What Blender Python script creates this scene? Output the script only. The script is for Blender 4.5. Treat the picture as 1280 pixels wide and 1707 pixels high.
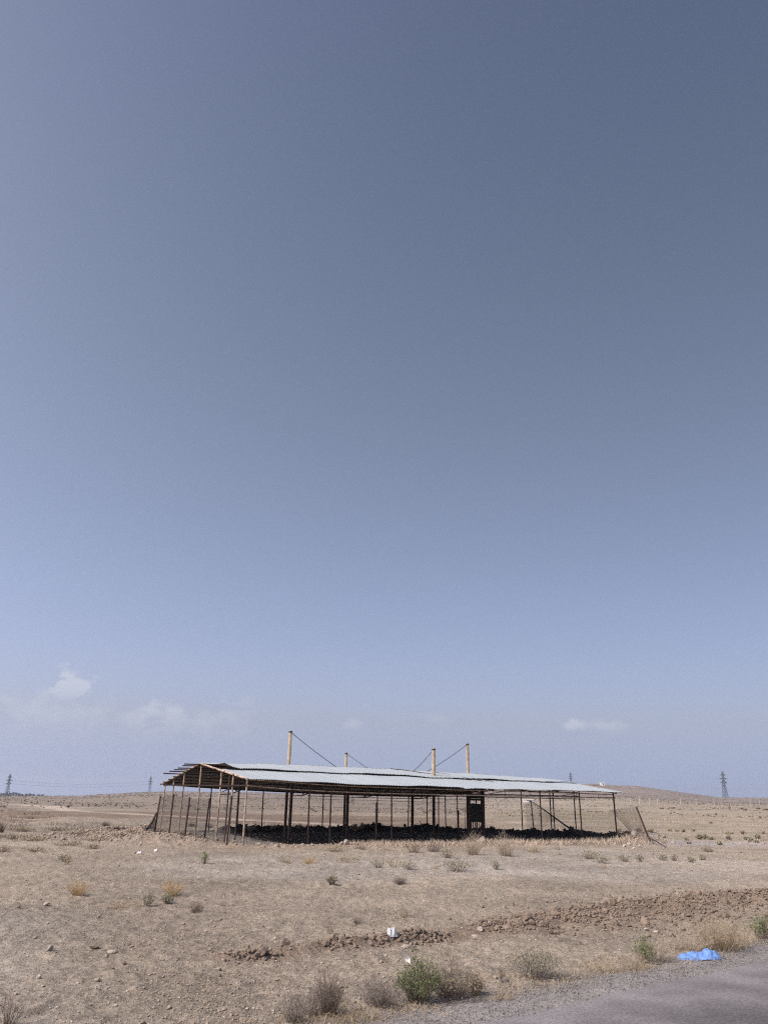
import bpy, bmesh, math, random
import numpy as np
from mathutils import Vector, Matrix

for o in list(bpy.data.objects):
    bpy.data.objects.remove(o, do_unlink=True)
scene = bpy.context.scene
COL = scene.collection
R = math.radians
rnd = random.Random(7)

# ------------------------------------------------------------------ camera
EYE = 2.0
PITCH, ROLL = R(20.1), 0.02
FPX = 1300.0
fw = np.array([0, math.cos(PITCH), math.sin(PITCH)])
r0 = np.array([1.0, 0, 0]); u0 = np.array([0, -math.sin(PITCH), math.cos(PITCH)])
rt = r0 * math.cos(ROLL) + u0 * math.sin(ROLL)
up = -r0 * math.sin(ROLL) + u0 * math.cos(ROLL)
cam = bpy.data.cameras.new('camera')
cam.sensor_fit = 'VERTICAL'; cam.sensor_height = 36; cam.lens = FPX / 1707 * 36
cam.clip_start = 0.1; cam.clip_end = 20000
camo = bpy.data.objects.new('camera', cam); COL.objects.link(camo)
M = Matrix((rt.tolist(), up.tolist(), (-fw).tolist())).transposed().to_4x4()
M.translation = Vector((0, 0, EYE)); camo.matrix_world = M
scene.camera = camo

# ------------------------------------------------------------------ light
SUN_AZ_SHADOW, SUN_EL = R(33), R(47)      # plan direction in which shadows fall (from +X), elevation
sd = Vector((math.cos(SUN_AZ_SHADOW) * math.cos(SUN_EL), math.sin(SUN_AZ_SHADOW) * math.cos(SUN_EL), -math.sin(SUN_EL)))
sun = bpy.data.lights.new('sun', 'SUN'); sun.energy = 3.6; sun.angle = R(0.5); sun.color = (1, 0.955, 0.89)
suno = bpy.data.objects.new('sun', sun); COL.objects.link(suno)
suno.rotation_euler = sd.to_track_quat('-Z', 'Y').to_euler()
suno.location = (-20, -10, 40)

world = bpy.data.worlds.new('World'); scene.world = world; world.use_nodes = True
nt = world.node_tree; nt.nodes.clear()
def N(t, typ, **kw):
    n = t.nodes.new(typ)
    for k, v in kw.items():
        if k.startswith('i_'):
            n.inputs[k[2:]].default_value = v
        else:
            setattr(n, k, v)
    return n
def L(t, a, b): t.links.new(a, b)
def mathn(t, op, a, b=None, c=None):
    n = t.nodes.new('ShaderNodeMath'); n.operation = op
    for i, v in enumerate((a, b, c)):
        if v is None: continue
        if isinstance(v, (int, float)): n.inputs[i].default_value = v
        else: t.links.new(v, n.inputs[i])
    return n.outputs[0]
def maprange(t, v, a, b, c=0.0, d=1.0, smooth=True):
    n = t.nodes.new('ShaderNodeMapRange'); n.interpolation_type = 'SMOOTHSTEP' if smooth else 'LINEAR'
    t.links.new(v, n.inputs[0])
    for i, k in enumerate((a, b, c, d)): n.inputs[i + 1].default_value = k
    return n.outputs[0]
sky = N(nt, 'ShaderNodeTexSky', sky_type='NISHITA', sun_disc=False)
sky.sun_elevation = SUN_EL; sky.sun_rotation = math.atan2(-sd.x, -sd.y)
sky.altitude = 0; sky.air_density = 1.0; sky.dust_density = 2.5; sky.ozone_density = 1.0
tc = N(nt, 'ShaderNodeTexCoord'); sp = N(nt, 'ShaderNodeSeparateXYZ'); L(nt, tc.outputs['Generated'], sp.inputs[0])
az = mathn(nt, 'ARCTAN2', sp.outputs[0], sp.outputs[1])
el = mathn(nt, 'ARCSINE', sp.outputs[2])
# dusty air: no dark band at the horizon, brighter towards the sun, one grade by height for the whole dome
cv = N(nt, 'ShaderNodeCombineXYZ'); L(nt, sp.outputs[0], cv.inputs[0]); L(nt, sp.outputs[1], cv.inputs[1]); L(nt, mathn(nt, 'MAXIMUM', sp.outputs[2], 0.09), cv.inputs[2])
nv = N(nt, 'ShaderNodeVectorMath', operation='NORMALIZE'); L(nt, cv.outputs[0], nv.inputs[0]); L(nt, nv.outputs[0], sky.inputs[0])
ee = mathn(nt, 'MINIMUM', mathn(nt, 'DIVIDE', mathn(nt, 'MAXIMUM', el, 0.0), R(40)), 1.4)
sv_ = Vector((-sd.x, -sd.y, 0)).normalized()
side = mathn(nt, 'ADD', mathn(nt, 'ADD', mathn(nt, 'MULTIPLY', sp.outputs[0], sv_.x), mathn(nt, 'MULTIPLY', sp.outputs[1], sv_.y)), 0.52)
side = mathn(nt, 'MULTIPLY', side, 0.36)
grade = N(nt, 'ShaderNodeCombineXYZ')
for ch, (a_, b_, c_, d_) in enumerate(((-2.06, 0.80, -0.842, 0.148), (-2.12, 0.33, -0.283, -0.035), (-1.785, -0.85, 0.705, -0.266))):
    pw = mathn(nt, 'ADD', mathn(nt, 'MULTIPLY', mathn(nt, 'ADD', mathn(nt, 'MULTIPLY', mathn(nt, 'ADD', mathn(nt, 'MULTIPLY', ee, d_), c_), ee), b_), ee), a_)
    L(nt, mathn(nt, 'DIVIDE', mathn(nt, 'EXPONENT', mathn(nt, 'ADD', pw, side)), 0.1), grade.inputs[ch])
tint = N(nt, 'ShaderNodeMix', data_type='RGBA', blend_type='MULTIPLY'); tint.inputs[0].default_value = 1
L(nt, sky.outputs[0], tint.inputs[6]); L(nt, grade.outputs[0], tint.inputs[7])
# faint cumulus low over the plain
nz = N(nt, 'ShaderNodeTexNoise'); nz.inputs['Scale'].default_value = 34; nz.inputs['Detail'].default_value = 8; nz.inputs['Roughness'].default_value = 0.55
mp = N(nt, 'ShaderNodeMapping'); mp.inputs['Scale'].default_value = (1, 1, 1.6); L(nt, tc.outputs['Generated'], mp.inputs[0]); L(nt, mp.outputs[0], nz.inputs['Vector'])
nzc = mathn(nt, 'SUBTRACT', nz.outputs[0], 0.5)
def blob(a0, e0, wa, we, amp, soft, nk):
    da = mathn(nt, 'DIVIDE', mathn(nt, 'SUBTRACT', az, a0), wa)
    de = mathn(nt, 'DIVIDE', mathn(nt, 'SUBTRACT', el, e0), we)
    d = mathn(nt, 'SQRT', mathn(nt, 'ADD', mathn(nt, 'MULTIPLY', da, da), mathn(nt, 'MULTIPLY', de, de)))
    f = mathn(nt, 'ADD', mathn(nt, 'SUBTRACT', 0.8, d), mathn(nt, 'MULTIPLY', nzc, nk))
    return mathn(nt, 'MULTIPLY', mathn(nt, 'MULTIPLY', maprange(nt, f, 0.0, soft), maprange(nt, de, -1.3, 0.4)), min(0.95, amp * 1.12))
def pxdir(x, y):
    d = fw + rt * (x - 640) / FPX - up * (y - 853.5) / FPX
    d = d / np.linalg.norm(d)
    return math.atan2(d[0], d[1]), math.asin(d[2])
clouds = None
for (x, y, w, h, amp, soft, nk) in ((128, 1148, 50, 34, 0.60, 0.5, 3.2), (95, 1190, 200, 60, 0.30, 0.9, 2.6),
                                    (262, 1190, 66, 34, 0.44, 0.7, 3.2), (330, 1205, 170, 50, 0.26, 1.0, 2.6),
                                    (15, 1168, 60, 22, 0.34, 0.7, 2.8), (395, 1172, 60, 18, 0.2, 0.8, 2.6),
                                    (585, 1208, 40, 20, 0.34, 0.9, 2.8), (960, 1208, 46, 20, 0.55, 0.8, 2.8), (1010, 1212, 60, 16, 0.34, 0.9, 2.8),
                                    (730, 1200, 50, 14, 0.16, 0.9, 2.6), (-220, 1180, 200, 55, 0.34, 0.8, 2.8)):
    a0, e0 = pxdir(x, y)
    b = blob(a0, e0, w / 1384, h / 1384, amp, soft, nk)
    clouds = b if clouds is None else mathn(nt, 'MAXIMUM', clouds, b)
cm = N(nt, 'ShaderNodeMix', data_type='RGBA'); L(nt, clouds, cm.inputs[0]); L(nt, tint.outputs[2], cm.inputs[6])
cm.inputs[7].default_value = (6.3, 6.6, 7.5, 1)
bg = N(nt, 'ShaderNodeBackground'); bg.inputs[1].default_value = 0.1
L(nt, cm.outputs[2], bg.inputs[0])
wo = N(nt, 'ShaderNodeOutputWorld'); L(nt, bg.outputs[0], wo.inputs[0])

vs = scene.view_settings
vs.view_transform = 'Standard'; vs.look = 'None'; vs.gamma = 1; vs.use_curve_mapping = False; vs.exposure = 0.0
scene.cycles.max_bounces = 6
scene.cycles.use_denoising = False      # keep the fine grain of the soil
scene.cycles.filter_width = 1.15

# ------------------------------------------------------------------ noise and terrain
def _hash(ix, iy, s):
    n = (ix.astype(np.int64) * 374761393 + iy.astype(np.int64) * 668265263 + s * 974634777) & 0xFFFFFFFF
    n = ((n ^ (n >> 13)) * 1274126177) & 0xFFFFFFFF
    return ((n ^ (n >> 16)) & 0xFFFFFF) / float(0xFFFFFF)
def vnoise(x, y, s=0):
    x = np.asarray(x, float); y = np.asarray(y, float)
    ix = np.floor(x); iy = np.floor(y); fx = x - ix; fy = y - iy
    fx = fx * fx * (3 - 2 * fx); fy = fy * fy * (3 - 2 * fy)
    a = _hash(ix, iy, s); b = _hash(ix + 1, iy, s); c = _hash(ix, iy + 1, s); d = _hash(ix + 1, iy + 1, s)
    return (a + (b - a) * fx + (c - a) * fy + (a - b - c + d) * fx * fy) * 2 - 1
def fbm(x, y, s=0, o=4, g=0.5):
    t = 0; a = 1; n = 0
    for i in range(o):
        t = t + a * vnoise(x * 2 ** i + i * 17.3, y * 2 ** i - i * 9.1, s + i); n += a; a *= g
    return t / n
def sstep(x, a, b):
    t = np.clip((np.asarray(x, float) - a) / (b - a), 0, 1); return t * t * (3 - 2 * t)

# shelter frame: B is the near corner, U runs along the front, V along the gable end
SB = np.array([-5.7, 36.0]); SA = R(30.0); SL, SW = 22.0, 13.0
SU = np.array([math.cos(SA), math.sin(SA)]); SV = np.array([-SU[1], SU[0]])
def uv(x, y):
    dx = x - SB[0]; dy = y - SB[1]
    return dx * SU[0] + dy * SU[1], dx * SV[0] + dy * SV[1]
def S(u, v): return SB + u * SU + v * SV
# road frame: s along, n across (asphalt edge at n = 6.0, camera side is smaller)
RA = R(38.5); RD = np.array([math.cos(RA), math.sin(RA)]); RN = np.array([-RD[1], RD[0]])
def road_n(x, y): return x * RN[0] + y * RN[1]
EDGE = 6.03
# skyline: image column -> pixels above eye level
sk_x = np.array([-2500, -900, -100, 0, 130, 180, 240, 290, 430, 560, 700, 800, 900, 985, 1060, 1100, 1150, 1200, 1280, 1500, 3000])
sk_e = np.array([-6, -9, -10.5, -10, -8, -4, 0, 1.5, 3, 3, 8, 15, 23, 28, 25, 21, 15, 9.5, 10, 9, 4])
RIDGE = 1200.0
def path_dist(x, y, pts):
    d = np.full(np.shape(x), 1e9); tt = np.zeros(np.shape(x))
    for i in range(len(pts) - 1):
        ax, ay = pts[i]; bx, by = pts[i + 1]
        vx, vy = bx - ax, by - ay; l2 = vx * vx + vy * vy
        t = np.clip(((x - ax) * vx + (y - ay) * vy) / l2, 0, 1)
        e = np.hypot(x - ax - t * vx, y - ay - t * vy)
        m = e < d; d = np.where(m, e, d); tt = np.where(m, (i + t) / (len(pts) - 1), tt)
    return d, tt
# line of the ploughed-up clods by the road, and the earth mounds round the pen
CLODS = [(-1.95, 11.5), (-1.1, 12.1), (-0.2, 12.75), (1.0, 13.6), (2.2, 14.6), (3.4, 15.4), (5.0, 16.6), (7.0, 18.2), (9.4, 19.8)]
MOUND_L = [tuple(S(-3.2, 9.4)), tuple(S(-2.9, 6.2)), tuple(S(-2.7, 3.6)), tuple(S(-2.9, 1.8))]
MOUND_F = [tuple(S(-0.6, -1.7)), tuple(S(4, -2.4)), tuple(S(10, -2.5)), tuple(S(16, -2.4)), tuple(S(21, -2.2))]
MOUND_R = [tuple(S(21.5, -1.9)), tuple(S(23.2, -1.2)), tuple(S(24.6, 0.2))]
MOUND_B = [tuple(S(3.2, 11.3)), tuple(S(9, 12.4)), tuple(S(15, 12.2)), tuple(S(21, 11.2)), tuple(S(24.2, 1.6))]
BANK = [(-40, 62), (-28, 57), (-20, 56.5), (-12.5, 58)]
def h(x, y):
    x = np.asarray(x, float); y = np.asarray(y, float)
    d = np.hypot(x, y)
    yy = np.maximum(y, 0.15 * d + 1e-6)
    px = 630.5 + 1384 * x / yy
    e = np.interp(px, sk_x, sk_e)
    top = EYE + e / 1384 * RIDGE * np.maximum(yy, 1e-6) / np.maximum(d, 1e-6)
    t = np.clip((d - 160) / (RIDGE - 160), 0, 1)
    tt = np.where(e > 4, t ** 1.7, t)
    z = top * tt
    z = z - np.maximum(d - RIDGE, 0) * 0.012
    z = z + fbm(x / 60, y / 60, 3, 4) * 0.55 * sstep(d, 60, 300) + fbm(x / 220, y / 220, 8, 3) * 1.6 * sstep(d, 250, 900)
    z = z + fbm(x / 26, y / 26, 41, 5, 0.6) * 1.5 * sstep(d, 420, 900) * np.where(e > 4, 1.0, 0.35)
    field = sstep(road_n(x, y), EDGE + 0.25, EDGE + 1.6)
    near = 1 - sstep(d, 120, 400)
    z = z + field * near * (fbm(x / 7, y / 7, 11, 3) * 0.05 + fbm(x / 1.3, y / 1.3, 21, 4, 0.6) * 0.035)
    fine = 1 - sstep(d, 25, 60)
    u, v = uv(x, y)
    lump = np.abs(fbm(x / 0.34, y / 0.34, 31, 3, 0.6))
    z = z + field * fine * (lump * 0.06 - 0.014 + 0.022 * fbm(x / 0.15, y / 0.15, 35, 2))
    # tussocky ground left of the pen
    z = z + 0.16 * sstep(fbm(x / 2.6, y / 1.7, 52, 3), 0.05, 0.55) * sstep(d, 42, 55) * (1 - sstep(d, 110, 180)) * (1 - sstep(u, -4, 0))
    inside = sstep(u, -0.4, 1.0) * (1 - sstep(u, 21.5, 23)) * sstep(v, -0.9, 0.3) * (1 - sstep(v, 11.5, 13))
    z = z - 0.05 * inside
    rough = 0.8 + 0.6 * fbm(x / 0.7, y / 0.7, 61, 4, 0.75) + 0.35 * fbm(x / 2.5, y / 2.5, 64, 2)
    for pts, w, hh in ((MOUND_L, 2.5, 0.42), (MOUND_F, 0.9, 0.10), (MOUND_R, 1.3, 0.40), (MOUND_B, 0.75, 0.42)):
        dd, _ = path_dist(x, y, pts)
        z = z + hh * np.exp(-(dd / w) ** 2 * 1.6) * np.clip(rough, 0.15, 2)
    dd, _ = path_dist(x, y, BANK)
    z = z + 0.45 * np.exp(-(dd / 2.2) ** 2) * np.clip(0.6 + fbm(x / 4, y / 3, 71, 3), 0, 2)
    dd, tt = path_dist(x, y, CLODS)
    w = 0.16 + 0.75 * sstep(tt, 0.3, 0.75)
    z = z - 0.06 * np.exp(-((dd - 0.2) / 0.22) ** 2) * (1 - sstep(tt, 0.45, 0.7)) * sstep(-(y - x * 0.72) + 12.93, -0.15, 0.25) * sstep(fbm(x / 0.7, y / 0.7, 83, 3), -0.25, 0.35) * (tt > 0.02)
    z = z + (0.05 + 0.07 * sstep(tt, 0.3, 0.7)) * np.exp(-(dd / w) ** 2) * np.clip(1 + fbm(x / 0.3, y / 0.3, 81, 3), 0, 2)
    z = z - 0.03 * np.exp(-((road_n(x, y) - EDGE - 2.6) / 0.9) ** 2) * field
    return z
def hz(x, y): return float(h(np.array([x]), np.array([y]))[0])
def at(px, py):
    """Point of the terrain seen at a pixel of the photograph."""
    d = fw + rt * (px - 640) / FPX - up * (py - 853.5) / FPX
    ts = np.concatenate([np.linspace(5, 120, 1600), np.geomspace(120.2, 3000, 1400)]) / math.hypot(d[0], d[1])
    X, Y, Z = d[0] * ts, d[1] * ts, EYE + d[2] * ts
    below = np.nonzero(Z < h(X, Y))[0]
    i = below[0] if len(below) else len(ts) - 1
    return Vector((X[i], Y[i], hz(X[i], Y[i])))
def proj(p):
    q = np.array(p, float) - np.array([0, 0, EYE]); z = q @ fw
    return 640 + FPX * (q @ rt) / z, 853.5 - FPX * (q @ up) / z
def u_at(px, v, z=0.0):
    """Station along the shelter line v where it crosses an image column."""
    us = np.linspace(-3, 26, 600)
    xs = [proj((*S(u, v), z))[0] for u in us]
    return float(np.interp(px, xs, us))
def v_at(px, u, z=0.0):
    vv = np.linspace(-2, 16, 400)
    xs = [proj((*S(u, v), z))[0] for v in vv]
    return float(np.interp(px, xs[::-1], vv[::-1]))

# ------------------------------------------------------------------ materials
MATS = {}
def mat(name, col, rough=0.85, metal=0.0, var=0.15, scale=6.0, bump=0.0, dirt=None, objvar=0.0):
    m = bpy.data.materials.new(name); m.use_nodes = True; t = m.node_tree
    b = t.nodes['Principled BSDF']; b.inputs['Roughness'].default_value = rough; b.inputs['Metallic'].default_value = metal
    b.inputs['Specular IOR Level'].default_value = 0.25
    tcn = N(t, 'ShaderNodeTexCoord'); nn = N(t, 'ShaderNodeTexNoise'); nn.inputs['Scale'].default_value = scale
    nn.inputs['Detail'].default_value = 6; nn.inputs['Roughness'].default_value = 0.65
    L(t, tcn.outputs['Object'], nn.inputs['Vector'])
    mx = N(t, 'ShaderNodeMix', data_type='RGBA')
    L(t, maprange(t, nn.outputs[0], 0.3, 0.7), mx.inputs[0])
    c1 = dirt if dirt else tuple(c * (1 - var) for c in col)
    mx.inputs[6].default_value = (*c1, 1); mx.inputs[7].default_value = (*[min(1, c * (1 + var)) for c in col], 1)
    out = mx.outputs[2]
    if objvar:
        oi = N(t, 'ShaderNodeObjectInfo'); hv = N(t, 'ShaderNodeHueSaturation')
        L(t, out, hv.inputs['Color']); L(t, maprange(t, oi.outputs['Random'], 0, 1, 1 - objvar, 1 + objvar, False), hv.inputs['Value'])
        out = hv.outputs[0]
    L(t, out, b.inputs['Base Color'])
    if bump:
        bn = N(t, 'ShaderNodeBump'); bn.inputs['Strength'].default_value = bump; bn.inputs['Distance'].default_value = 0.02
        L(t, nn.outputs[0], bn.inputs['Height']); L(t, bn.outputs[0], b.inputs['Normal'])
    MATS[name] = m; return m
mat('rust', (0.055, 0.035, 0.030), 0.8, 0, 0.35, 9, objvar=0.25)
mat('pale_pipe', (0.40, 0.32, 0.25), 0.75, 0, 0.3, 5, dirt=(0.16, 0.11, 0.085), objvar=0.2)
mat('mast_wood', (0.50, 0.40, 0.27), 0.85, 0, 0.18, 5, dirt=(0.33, 0.26, 0.18))
mat('dark_board', (0.02, 0.022, 0.02), 0.8, 0, 0.3, 12)
mat('cable', (0.05, 0.048, 0.05), 0.7)
mat('netting', (0.06, 0.05, 0.045), 0.9)
mat('wire_mesh', (0.17, 0.14, 0.12), 0.7)
mat('pylon_steel', (0.09, 0.10, 0.13), 0.6, 0.0)
mat('plaster', (0.66, 0.65, 0.63), 0.8)
mat('dark_open', (0.03, 0.03, 0.035), 0.8)
mat('pole_concrete', (0.42, 0.39, 0.35), 0.85)
mat('crumb', (0.315, 0.26, 0.208), 0.95, 0, 0.3, 16)
mat('shade_painted_earth', (0.035, 0.031, 0.029), 0.95, 0, 0.3, 16)  # dark earth for lumps under the roof, shade put into the colour
mat('clod', (0.235, 0.184, 0.143), 0.95, 0, 0.3, 16, bump=0.6, objvar=0.22)
mat('chipping', (0.25, 0.235, 0.23), 0.9, 0, 0.4, 3)
mat('stone', (0.36, 0.31, 0.27), 0.9, 0, 0.25, 14, bump=0.4, objvar=0.2)
mat('pale_stone', (0.44, 0.385, 0.33), 0.9, 0, 0.2, 14, bump=0.3)
mat('blue_cloth', (0.15, 0.27, 0.56), 0.9, 0, 0.22, 18, bump=0.5)
mat('plastic', (0.44, 0.46, 0.48), 0.4, 0, 0.08, 20)
mat('paper', (0.70, 0.68, 0.65), 0.8, 0, 0.06, 20)
mat('dark_green', (0.035, 0.045, 0.04), 0.9, objvar=0.25)
mat('twig_grey', (0.235, 0.20, 0.175), 0.9, 0, 0.3, 25, objvar=0.12)
mat('twig_dark', (0.165, 0.13, 0.105), 0.9, 0, 0.3, 25, objvar=0.12)
mat('straw', (0.365, 0.29, 0.195), 0.9, 0, 0.25, 25, objvar=0.12)
mat('straw_gold', (0.44, 0.315, 0.17), 0.9, 0, 0.25, 25)
mat('straw_pale', (0.43, 0.36, 0.28), 0.9, 0, 0.25, 25, objvar=0.12)
mat('leaf_green', (0.15, 0.195, 0.075), 0.85, 0, 0.35, 30, objvar=0.12)
mat('scrub_far', (0.13, 0.108, 0.085), 0.95)
mat('leaf_sage', (0.30, 0.285, 0.20), 0.9, 0, 0.3, 30, objvar=0.15)
mat('leaf_olive', (0.30, 0.255, 0.165), 0.9, 0, 0.3, 30, objvar=0.15)

def roof_mat():
    m = bpy.data.materials.new('galvanised_sheet'); m.use_nodes = True; t = m.node_tree
    b = t.nodes['Principled BSDF']; b.inputs['Metallic'].default_value = 0.25; b.inputs['Roughness'].default_value = 0.5
    g = N(t, 'ShaderNodeTexCoord'); n1 = N(t, 'ShaderNodeTexNoise'); n1.inputs['Scale'].default_value = 2.2; n1.inputs['Detail'].default_value = 7
    L(t, g.outputs['Object'], n1.inputs['Vector'])
    n2 = N(t, 'ShaderNodeTexNoise'); n2.inputs['Scale'].default_value = 9; n2.inputs['Detail'].default_value = 3; L(t, g.outputs['Object'], n2.inputs['Vector'])
    mx = N(t, 'ShaderNodeMix', data_type='RGBA'); L(t, n1.outputs[0], mx.inputs[0])
    mx.inputs[6].default_value = (0.285, 0.325, 0.35, 1); mx.inputs[7].default_value = (0.385, 0.428, 0.46, 1)
    rs = N(t, 'ShaderNodeMix', data_type='RGBA'); L(t, maprange(t, n2.outputs[0], 0.70, 0.76), rs.inputs[0])
    L(t, mx.outputs[2], rs.inputs[6]); rs.inputs[7].default_value = (0.12, 0.09, 0.08, 1)
    oi = N(t, 'ShaderNodeObjectInfo'); hv = N(t, 'ShaderNodeHueSaturation'); L(t, rs.outputs[2], hv.inputs['Color'])
    L(t, maprange(t, oi.outputs['Random'], 0, 1, 0.95, 1.03, False), hv.inputs['Value'])
    # the underside is dull and rusted
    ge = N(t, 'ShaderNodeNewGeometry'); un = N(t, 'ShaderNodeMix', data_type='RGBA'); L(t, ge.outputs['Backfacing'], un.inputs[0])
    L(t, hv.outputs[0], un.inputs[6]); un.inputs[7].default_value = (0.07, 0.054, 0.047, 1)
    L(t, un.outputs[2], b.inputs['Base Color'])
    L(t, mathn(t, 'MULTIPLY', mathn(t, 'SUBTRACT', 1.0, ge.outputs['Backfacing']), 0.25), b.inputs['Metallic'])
    MATS['roof'] = m
roof_mat()

def ground_mat():
    m = bpy.data.materials.new('dry_soil'); m.use_nodes = True; t = m.node_tree
    b = t.nodes['Principled BSDF']; b.inputs['Roughness'].default_value = 0.97; b.inputs['Specular IOR Level'].default_value = 0.1
    at_ = N(t, 'ShaderNodeAttribute', attribute_name='soil'); g = N(t, 'ShaderNodeTexCoord')
    def noise(sc, det, ro=0.6):
        n = N(t, 'ShaderNodeTexNoise'); n.inputs['Scale'].default_value = sc; n.inputs['Detail'].default_value = det; n.inputs['Roughness'].default_value = ro
        L(t, g.outputs['Object'], n.inputs['Vector']); return n.outputs[0]
    a = noise(0.35, 5); c = noise(3.5, 6, 0.7); f = noise(17, 5, 0.75); k = noise(0.035, 6, 0.65)
    s = mathn(t, 'ADD', maprange(t, a, 0.3, 0.7, -0.13, 0.13), maprange(t, c, 0.3, 0.7, -0.13, 0.13))
    s = mathn(t, 'ADD', s, maprange(t, f, 0.3, 0.7, -0.30, 0.30))
    s = mathn(t, 'ADD', s, maprange(t, k, 0.35, 0.65, -0.10, 0.10))
    k2 = noise(0.11, 6, 0.7); s = mathn(t, 'ADD', s, maprange(t, k2, 0.35, 0.65, -0.13, 0.13))
    s = mathn(t, 'ADD', s, 1.0)
    vm = N(t, 'ShaderNodeVectorMath', operation='SCALE'); L(t, at_.outputs['Color'], vm.inputs[0]); L(t, s, vm.inputs['Scale'])
    # patches of dried plants tint the soil
    st = N(t, 'ShaderNodeMix', data_type='RGBA'); L(t, maprange(t, noise(1.1, 7, 0.7), 0.54, 0.70, 0, 0.26), st.inputs[0])
    L(t, vm.outputs[0], st.inputs[6]); st.inputs[7].default_value = (0.20, 0.155, 0.11, 1)
    L(t, st.outputs[2], b.inputs['Base Color'])
    bn = N(t, 'ShaderNodeBump'); bn.inputs['Strength'].default_value = 1.0; bn.inputs['Distance'].default_value = 0.09
    hh = mathn(t, 'ADD', mathn(t, 'MULTIPLY', f, 0.5), c); L(t, hh, bn.inputs['Height']); L(t, bn.outputs[0], b.inputs['Normal'])
    MATS['ground'] = m
ground_mat()

def road_mat(name, c1, c2, sc, inner_dark=0.0):
    m = bpy.data.materials.new(name); m.use_nodes = True; t = m.node_tree
    b = t.nodes['Principled BSDF']; b.inputs['Roughness'].default_value = 0.9; b.inputs['Specular IOR Level'].default_value = 0.2
    g = N(t, 'ShaderNodeTexCoord')
    n1 = N(t, 'ShaderNodeTexNoise'); n1.inputs['Scale'].default_value = sc; n1.inputs['Detail'].default_value = 4; n1.inputs['Roughness'].default_value = 0.8
    n2 = N(t, 'ShaderNodeTexNoise'); n2.inputs['Scale'].default_value = 1.3; n2.inputs['Detail'].default_value = 5
    for n in (n1, n2): L(t, g.outputs['Object'], n.inputs['Vector'])
    mx = N(t, 'ShaderNodeMix', data_type='RGBA'); L(t, maprange(t, n1.outputs[0], 0.3, 0.7), mx.inputs[0])
    mx.inputs[6].default_value = (*c1, 1); mx.inputs[7].default_value = (*c2, 1)
    s = maprange(t, n2.outputs[0], 0.3, 0.7, 0.84, 1.16)
    if inner_dark:      # darker from the asphalt edge inward
        dp = N(t, 'ShaderNodeVectorMath', operation='DOT_PRODUCT'); L(t, g.outputs['Object'], dp.inputs[0]); dp.inputs[1].default_value = (RN[0], RN[1], 0)
        w = mathn(t, 'ADD', dp.outputs['Value'], mathn(t, 'MULTIPLY', mathn(t, 'SUBTRACT', n2.outputs[0], 0.5), 0.8))
        s = mathn(t, 'MULTIPLY', s, maprange(t, w, EDGE - 1.9, EDGE + 0.1, 1 - inner_dark, 1.0))
    vm = N(t, 'ShaderNodeVectorMath', operation='SCALE'); L(t, mx.outputs[2], vm.inputs[0]); L(t, s, vm.inputs['Scale'])
    L(t, vm.outputs[0], b.inputs['Base Color'])
    bn = N(t, 'ShaderNodeBump'); bn.inputs['Strength'].default_value = 0.6; bn.inputs['Distance'].default_value = 0.012
    L(t, n1.outputs[0], bn.inputs['Height']); L(t, bn.outputs[0], b.inputs['Normal'])
    MATS[name] = m
road_mat('asphalt', (0.14, 0.131, 0.14), (0.285, 0.265, 0.272), 30, 0.46)
road_mat('shoulder_gravel', (0.14, 0.132, 0.13), (0.315, 0.292, 0.28), 22)

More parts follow.
